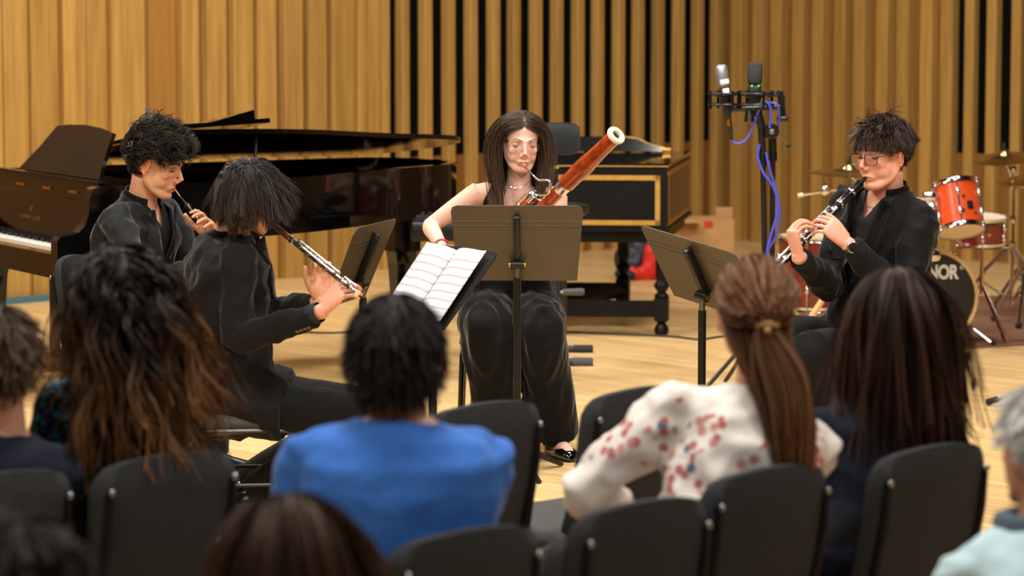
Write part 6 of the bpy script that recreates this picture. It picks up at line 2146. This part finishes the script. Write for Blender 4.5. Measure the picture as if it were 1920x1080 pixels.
hair_part(fl_, sp['H'], [g1], (30, 24, 21), (66, 56, 50), .25, cap_off=1.01, label='thick dark mop of hair falling over the face', rough=.4)
fc_ = place_chair('dark chair under the flautist', sp['pel'].x - .0, sp['pel'].y, 84)
fc_.scale = (1, 1, .86)
flu = thing('flute', 'silver flute with a dark wooden head joint held sideways', 'flute', tuple(fm0 + fd * .3))
org = fm0 - fd * .09
MX = axm(org, fd)
redwood = mat('dark_wood_head', (92, 54, 44), .25, coat=.4)
m = MB(); m.lathe([(.0, 0), (.0105, .001), (.0108, .2), (.0105, .235)], MX, 18); m.build('head_joint', redwood, flu)
m = MB(); fn_ = (UPZ - fd * fd.z).normalized(); m.ball((0, 0, 0), (.016, .024, .004), Matrix.Translation(fm0 + fn_ * .009) @ fd.to_track_quat('Y', 'Z').to_matrix().to_4x4(), 16, 8); m.build('lip_plate', redwood, flu)
m = MB(); m.lathe([(.0118, .228), (.0125, .232), (.0125, .25), (.0118, .254)], MX, 18); m.build('socket', silver, flu)
m = MB(); m.lathe([(.0098, .25), (.0098, .56)], MX, 18); m.build('middle_joint', silver, flu)
m = MB(); m.lathe([(.0108, .556), (.011, .575), (.0098, .58), (.0098, .675), (.0108, .677), (.0108, .683)], MX, 18); m.build('foot_joint', silver, flu)
fk = (fn_ * .8 + Vector((0, -1, 0)) * .5); fk = (fk - fd * fk.dot(fd)).normalized()
keywork(flu, org, fd, fk, fd.cross(fk), .0098, [.27, .29, .31, .335, .36, .385, .41, .435, .46, .485, .51, .535, .595, .62, .645], [(.27, .55, -.75), (.28, .5, .5), (.585, .66, -.7)], rad=.0085)

# ================================================================== the audience
def listener(label, head, neck, pel, hy, cy, hh, tone, top_mat, top_name, pitch=0, roll=0, hs=1.0, k=1.0, fem=False, half_sh=.185, wr=None, leg=True, top_kw=None, hands=True, trouser=None, knee_dir=None):
    sp = dict(coarse=.02, tone=tone, k=k, pel=pel, neck=neck, hy=hy, cy=cy)
    sp['H'] = head_frame(head, hh, pitch, roll, hs)
    r = rgt(cy); f = fwd(cy)
    lap = pel + fwd(hy) * .33 + UPZ * .06
    sp['WR'] = lap + rgt(hy) * .07; sp['WL'] = lap - rgt(hy) * .07
    sp['hintR'] = r * .3 - f * .35 - UPZ * .8; sp['hintL'] = -r * .3 - f * .35 - UPZ * .8
    if wr: sp.update(wr)
    sp['handR'] = dict(d=fwd(hy) - rgt(hy) * .4, n=Vector((0, 0, -1)), curls=[(20, 25, 15)] * 4)
    sp['handL'] = dict(d=fwd(hy) + rgt(hy) * .4, n=Vector((0, 0, -1)), curls=[(20, 25, 15)] * 4)
    seated(sp, half_sh=half_sh)
    for sd, sg in (('R', 1), ('L', -1)):
        kn = pel + fwd(hy) * .42 + rgt(hy) * (sg * .11); kn.z = .52
        an = pel + fwd(hy) * .40 + rgt(hy) * (sg * .12); an.z = .1
        sp['K' + sd], sp['A' + sd] = kn, an
    root = thing('person', label, 'person', (pel.x, pel.y, 0), 'listeners in the audience')
    make_body(root, sp, .0075, fem)
    kw = dict(inf=.012, hem=-.12, sleeve=.86 if not fem else .74, voxel=.009, amp=.007, cuff=.02, fem=fem, skirt=False, fr=6.0, pads=not fem)
    kw.update(top_kw or {})
    me = jacket(root, sp, top_mat, **kw)
    folds(me, kw['amp'] * .7, 8.0, 7.0, (1.0, 1.0, 1.6))
    pa = np.array(pel); up = (neck - pel).normalized(); ua = np.array(up); Ls = (neck - pel).length
    def ring(c):
        d = c - pa; t = d @ ua / Ls; q = d - np.outer(d @ ua, ua)
        return (t > .985) & (np.linalg.norm(q, axis=1) < .075)
    me = cut(me, ring)
    put(me, top_name, top_mat, root)
    trousers(root, sp, trouser or suit_black2, voxel=.012, amp=.004, fem=fem)
    for sd in 'RL': shoe(root, sp['A' + sd], hy, leather, .26)
    return root, sp

AUDIENCE = 'listeners in the audience'
def short_hair(root, sp, color, tip=None, ln=.04, hl=0.0, jit=.3, n=2000, nape=.7, clumps=200, lay=(.04, .2), label=None, back=0.0, rough=.56, cap=1.02):
    def tg(p, root_, t):
        out = norm(p - np.array([0, -.04, .115])); dn = np.zeros_like(p); dn[:, 2] = -.5; dn[:, 1] = .25 * (root_[:, 1] > -.02)
        return norm(out + dn)
    g = grow(sp['H'], n, 7, lambda r: np.interp(r[:, 2], [-.07, 0, .05, .1], [nape, nape * .8 + .2, 1.0, 1.1]) * ln, tg, w=.5, jitter=jit, layer=lay, r0=.0018, r1=.001, lift=.25, hl=hl, back=back, clumps=clumps)
    return hair_part(root, sp['H'], [g], color, tip, .3, cap_off=cap, label=label, rough=rough, back=back, sides=2)

# ---- man in the blue long-sleeved shirt
blue = mat('blue_jersey', (54, 106, 188), .85, var=.10, vscale=14, bump=.1, bscale=80, sheen=.2, spec=.2)
n0 = P(748, 786, 6.28)
r1, s1_ = listener('dark-haired man in a bright blue shirt seen from behind', P(740, 664, 6.3), n0, Vector((-.23, 6.25, .55)), -30, -8, -6, (206, 150, 122), blue, 'shirt', k=1.06, half_sh=.18, top_kw=dict(amp=.008, fr=4.0, inf=.018, sleeve=.94), roll=0, hs=1.03)
short_hair(r1, s1_, (16, 14, 14), (40, 36, 34), .05, label='short straight black hair', lay=(.03, .09), back=.045, jit=.08, nape=1.5, clumps=0, n=2600)
# ---- girl in the sequined dress, very long wavy hair
seq = bpy.data.materials.new('navy_sequins'); seq.use_nodes = True
nt = seq.node_tree; b_ = nt.nodes['Principled BSDF']; tc = nt.nodes.new('ShaderNodeTexCoord')
vo = nt.nodes.new('ShaderNodeTexVoronoi'); vo.inputs['Scale'].default_value = 90; nt.links.new(tc.outputs['Object'], vo.inputs['Vector'])
cr = nt.nodes.new('ShaderNodeValToRGB'); e = cr.color_ramp.elements; e[0].position = 0; e[0].color = (*srgb((8, 12, 28)), 1); e[1].position = .7; e[1].color = (*srgb((10, 28, 66)), 1); q = e.new(.88); q.color = (*srgb((20, 130, 150)), 1)
sx_ = nt.nodes.new('ShaderNodeSeparateColor'); nt.links.new(vo.outputs['Color'], sx_.inputs[0]); nt.links.new(sx_.outputs[0], cr.inputs[0]); nt.links.new(cr.outputs[0], b_.inputs['Base Color'])
b_.inputs['Metallic'].default_value = .6; b_.inputs['Roughness'].default_value = .3
bpn = nt.nodes.new('ShaderNodeBump'); bpn.inputs['Strength'].default_value = .6; bpn.inputs['Distance'].default_value = .004; nt.links.new(sx_.outputs[1], bpn.inputs['Height']); nt.links.new(bpn.outputs[0], b_.inputs['Normal'])
n0 = P(232, 680, 7.27)
r2, s2_ = listener('girl with very long wavy dark hair in a navy sequined dress', P(228, 556, 7.22), n0, Vector((-.905, 7.24, .55)), -35, -20, -10, (196, 140, 112), seq, 'dress', fem=True, half_sh=.155, hs=1.0, top_kw=dict(sleeve_len=.15, cuff=0, inf=.012))
Hm = s2_['H']; Hi_ = Hm.inverted()
def t_wavy(p, root, t):
    out = np.zeros_like(p); sx = np.sign(root[:, 0] + 1e-4)
    nz = np.clip(norm((p - EC) / ER ** 2)[:, 2], 0, 1)
    out[:, 0] = sx * nz * 1.2 + (.1 + .22 * np.clip(root[:, 0] / .07, -.2, 1)) * (t > .3); out[:, 1] = -.6 * nz - .25 * (t < .4) + .22 * (t > .6); out[:, 2] = -1
    return norm(out)
cols = [(tuple(Hi_ @ (s2_['SR'])), (.09, .09, .08)), (tuple(Hi_ @ s2_['SL']), (.09, .09, .08)), (tuple(Hi_ @ (s2_['neck'] + Vector((0, 0, -.16)))), (.16, .13, .2)), (tuple(Hi_ @ s2_['neck']), (.06, .06, .1)), ((0, .02, -.05), (.066, .07, .08))]
g1 = grow(Hm, 1700, 18, lambda r: .38 + .04 * (r[:, 1] < 0), t_wavy, w=.4, jitter=.14, layer=(.03, .22), colliders=cols, curl=.012, curl_f=7.5, r0=.0026, r1=.0016, lift=.1, clumps=140)
hair_part(r2, Hm, [g1], (20, 15, 13), (124, 84, 46), .55, label='very long wavy hair, black fading to light brown tips', rough=.56, sides=2)
# ---- boy at the left edge
navy = mat('navy_cotton', (24, 28, 42), .9, var=.1, vscale=20, spec=.2)
n0 = P(-2, 800, 6.98)
r3, s3_ = listener('brown-haired boy in a navy top at the left edge', P(-4, 672, 6.98), n0, Vector((-1.2, 6.95, .55)), -40, -25, -8, (206, 150, 124), navy, 'top', half_sh=.16, k=.92, hs=.99)
short_hair(r3, s3_, (62, 46, 36), (100, 78, 62), .05, label='short brown hair', nape=1.1, jit=.15)
# ---- woman in the floral blouse, half-up ponytail
flor = bpy.data.materials.new('floral_cotton'); flor.use_nodes = True
nt = flor.node_tree; b_ = nt.nodes['Principled BSDF']; b_.inputs['Roughness'].default_value = .85; tc = nt.nodes.new('ShaderNodeTexCoord')
n1 = nt.nodes.new('ShaderNodeTexNoise'); n1.inputs['Scale'].default_value = 7; n1.inputs['Detail'].default_value = 1; nt.links.new(tc.outputs['Object'], n1.inputs['Vector'])
vo = nt.nodes.new('ShaderNodeTexVoronoi'); vo.inputs['Scale'].default_value = 34; nt.links.new(tc.outputs['Object'], vo.inputs['Vector'])
c1_ = nt.nodes.new('ShaderNodeMath'); c1_.operation = 'GREATER_THAN'; c1_.inputs[1].default_value = .51; nt.links.new(n1.outputs['Fac'], c1_.inputs[0])
c2_ = nt.nodes.new('ShaderNodeMath'); c2_.operation = 'LESS_THAN'; c2_.inputs[1].default_value = .42; nt.links.new(vo.outputs['Distance'], c2_.inputs[0])
mu = nt.nodes.new('ShaderNodeMath'); mu.operation = 'MULTIPLY'; nt.links.new(c1_.outputs[0], mu.inputs[0]); nt.links.new(c2_.outputs[0], mu.inputs[1])
hu = nt.nodes.new('ShaderNodeValToRGB'); hu.color_ramp.interpolation = 'CONSTANT'
e = hu.color_ramp.elements; e[0].color = (*srgb((180, 102, 96)), 1); e[1].position = .62; e[1].color = (*srgb((200, 138, 128)), 1); q = e.new(.93); q.color = (*srgb((96, 108, 130)), 1)
sx_ = nt.nodes.new('ShaderNodeSeparateColor'); nt.links.new(vo.outputs['Color'], sx_.inputs[0]); nt.links.new(sx_.outputs[0], hu.inputs[0])
mx = nt.nodes.new('ShaderNodeMix'); mx.data_type = 'RGBA'; mx.inputs[6].default_value = (*srgb((226, 218, 210)), 1); nt.links.new(hu.outputs[0], mx.inputs[7]); nt.links.new(mu.outputs[0], mx.inputs[0]); nt.links.new(mx.outputs[2], b_.inputs['Base Color'])
n0 = P(1424, 738, 7.1)
p0 = Vector((.42, 7.05, .55))
r4, s4_ = listener('woman in a white floral blouse with a brown half-up ponytail', P(1414, 584, 7.1), n0, p0, -30, -12, -2, (214, 160, 134), flor, 'blouse', fem=True, half_sh=.165, hs=1.02, top_kw=dict(inf=.03, amp=.014, fr=5.0, sleeve=1.0), wr=dict(WL=P(1215, 985, 7.3), hintL=Vector((-1, -.35, -.25))))
TIE = np.array([.012, -.125, -.012])
def t_tie(p, root, t):
    return norm(TIE - p + np.array([0, -.02, .01]))
g1 = grow(s4_['H'], 1500, 8, lambda r: np.linalg.norm(r - TIE, axis=1) * 1.12, t_tie, w=.6, jitter=.06, layer=(.01, .07), r0=.0019, r1=.0016, lift=.15)
Hn = np.array(s4_['H'])
def tail(n, K_, start, length, sway, spread, back=-.05):
    t = np.linspace(0, 1, K_)[None]
    a = rng.uniform(0, 6.28, n)[:, None]; rr = np.sqrt(rng.uniform(0, 1, n))[:, None]
    prof = spread * (.35 + 1.0 * np.sin(np.clip(t * 1.25, 0, 1) * math.pi * .6)) * (1 - .55 * np.clip((t - .75) / .25, 0, 1))
    ln_ = rng.uniform(.85, 1.05, n)[:, None]
    X = start[0] + rr * np.cos(a) * prof + sway * t + .01 * np.sin(t * 7 + a)
    Y = start[1] + rr * np.sin(a) * prof * .6 + back * np.sin(t * math.pi * .7)
    Z = start[2] - length * t * ln_
    A = np.stack([X, Y, Z], -1)
    W_ = A @ Hn[:3, :3].T + Hn[:3, 3]
    return W_, np.full((n, K_), .0017) * rng.uniform(.7, 1.3, n)[:, None] * np.linspace(1, .6, K_)[None]
g2 = tail(650, 12, TIE + np.array([0, -.01, .0]), .34, .07, .05, -.02)
g3 = grow(s4_['H'], 900, 12, lambda r: .20 + 0 * r[:, 0], lambda p, r, t: norm(np.array([.03, -.14, -.22]) - p), w=.4, jitter=.08, layer=(.01, .06), r0=.0018, r1=.0012, lift=.2, roots=[q for q in scalp(2600).tolist() if q[2] < .03][:600])
hair_part(r4, s4_['H'], [g1, g2, g3], (108, 74, 50), (124, 84, 54), .5, label='brown hair twisted back into a half-up ponytail', rough=.56, sides=2)
m = MB(); tp = s4_['H'] @ Vector(tuple(TIE + np.array([0, -.018, 0])))
m.tube([tp + Vector((.022 * math.cos(a), .012 * math.sin(a) - .0, .004 * math.sin(3 * a))) for a in np.linspace(0, 6.28, 14, endpoint=False)], .006, 6, close=True); m.ball(tuple(tp + Vector((.0, -.02, -.012))), .008); m.build('hair_clip', mat('horn_clip', (176, 132, 70), .35), r4)
# ---- woman with long straight dark brown hair
n0 = P(1668, 752, 7.4)
r5, s5_ = listener('woman in a dark navy top with long straight brown hair', P(1682, 594, 7.38), n0, Vector((.81, 7.36, .55)), -30, -18, -4, (206, 152, 126), navy, 'top', fem=True, half_sh=.165, hs=1.02)
Hm = s5_['H']; Hi_ = Hm.inverted()
def t_str(p, root, t):
    out = np.zeros_like(p); sx = np.sign(root[:, 0] + 1e-4)
    nz = np.clip(norm((p - EC) / ER ** 2)[:, 2], 0, 1)
    out[:, 0] = sx * (nz * (root[:, 1] > -.02) * 1.2 + .1) + .08 * (t > .3); out[:, 1] = -.7 * nz - .2 * (t < .35) + .15 * (t > .6); out[:, 2] = -1
    return norm(out)
cols = [(tuple(Hi_ @ (s5_['SR'])), (.08, .09, .07)), (tuple(Hi_ @ s5_['SL']), (.08, .09, .07)), (tuple(Hi_ @ (s5_['neck'] + Vector((0, 0, -.16)))), (.15, .13, .2)), (tuple(Hi_ @ s5_['neck']), (.06, .06, .1)), ((0, .02, -.05), (.066, .07, .08))]
g1 = grow(Hm, 1900, 13, lambda r: .37 + .04 * (r[:, 1] < 0), t_str, w=.5, jitter=.05, layer=(.02, .16), colliders=cols, r0=.0024, r1=.0016, lift=.1, clumps=120)
hair_part(r5, Hm, [g1], (50, 33, 26), (70, 46, 34), .5, label='long straight dark brown hair', rough=.56, sides=2)
# ---- white-haired man at the right edge
pale = mat('pale_blue_cotton', (176, 200, 208), .85, var=.05, vscale=12, spec=.2)
n0 = P(1966, 985, 5.95)
r6, s6_ = listener('white-haired man in a pale blue shirt at the right edge', P(1962, 838, 5.98), n0, n0 + Vector((.02, -.03, -.47)), -40, -25, -25, (200, 146, 124), pale, 'shirt', half_sh=.19, hs=1.03, k=1.05, top_kw=dict(inf=.02, amp=.01, sleeve=.95))
short_hair(r6, s6_, (196, 194, 192), (222, 222, 222), .035, label='short white hair', rough=.5, jit=.2)
m = MB(); nn = s6_['neck']; m.tube([nn + Vector((.085 * math.cos(a), .075 * math.sin(a), .005 + .0 * math.sin(a))) for a in np.linspace(0, 6.28, 20, endpoint=False)], .022, 8, close=True); m.build('collar', mat('slate_collar', (66, 84, 98), .85), r6)
# ---- two heads in the row nearest the camera
n0 = P(545, 1215, 4.62)
r7, s7_ = listener('light brown-haired child whose head shows at the bottom, below blue shirt', P(540, 1070, 4.64), n0, n0 + Vector((.0, -.03, -.42)), -40, -20, -10, (206, 150, 124), navy, 'top', fem=True, half_sh=.15, hs=1.0)
g1 = grow(s7_['H'], 1600, 10, lambda r: .22 + 0 * r[:, 0], t_str, w=.5, jitter=.06, layer=(.01, .10), r0=.0023, r1=.0014, lift=.1)
hair_part(r7, s7_['H'], [g1], (74, 54, 40), (92, 68, 50), .5, label='smooth light brown hair', rough=.56, sides=2)
n0 = P(40, 1270, 4.45)
r8, s8_ = listener('dark-haired person whose head shows at bottom left corner', P(34, 1128, 4.46), n0, n0 + Vector((-.02, -.03, -.42)), -40, -20, -10, (200, 146, 120), navy, 'top', half_sh=.16, hs=1.0)
short_hair(r8, s8_, (34, 27, 24), (62, 50, 44), .06, label='dark brown hair')
place_chair('chair of the brown-haired child at the bottom of the picture', n0.x + .42, n0.y + .12, -43)
place_chair('chair of the dark-haired person in the bottom left corner', n0.x - .02, n0.y - .03, -43)
place_chair('chair of the white-haired man at the right edge', s6_['pel'].x - .0, s6_['pel'].y, -43)
# programme sheet beside the brown-haired child
pg = P(440, 1030, 5.3)
m = MB(); m.box((0, 0, 0), (.045, .07, .002), frame(pg, -30, .5)); m.box((0, .0, .004), (.045, .07, .002), frame(pg, -26, .5))
o = m.build('programme_sheet', paper_white, smooth=0, origin=pg); tag(o, 'white programme sheet peeping out beside the bottom head', 'paper')
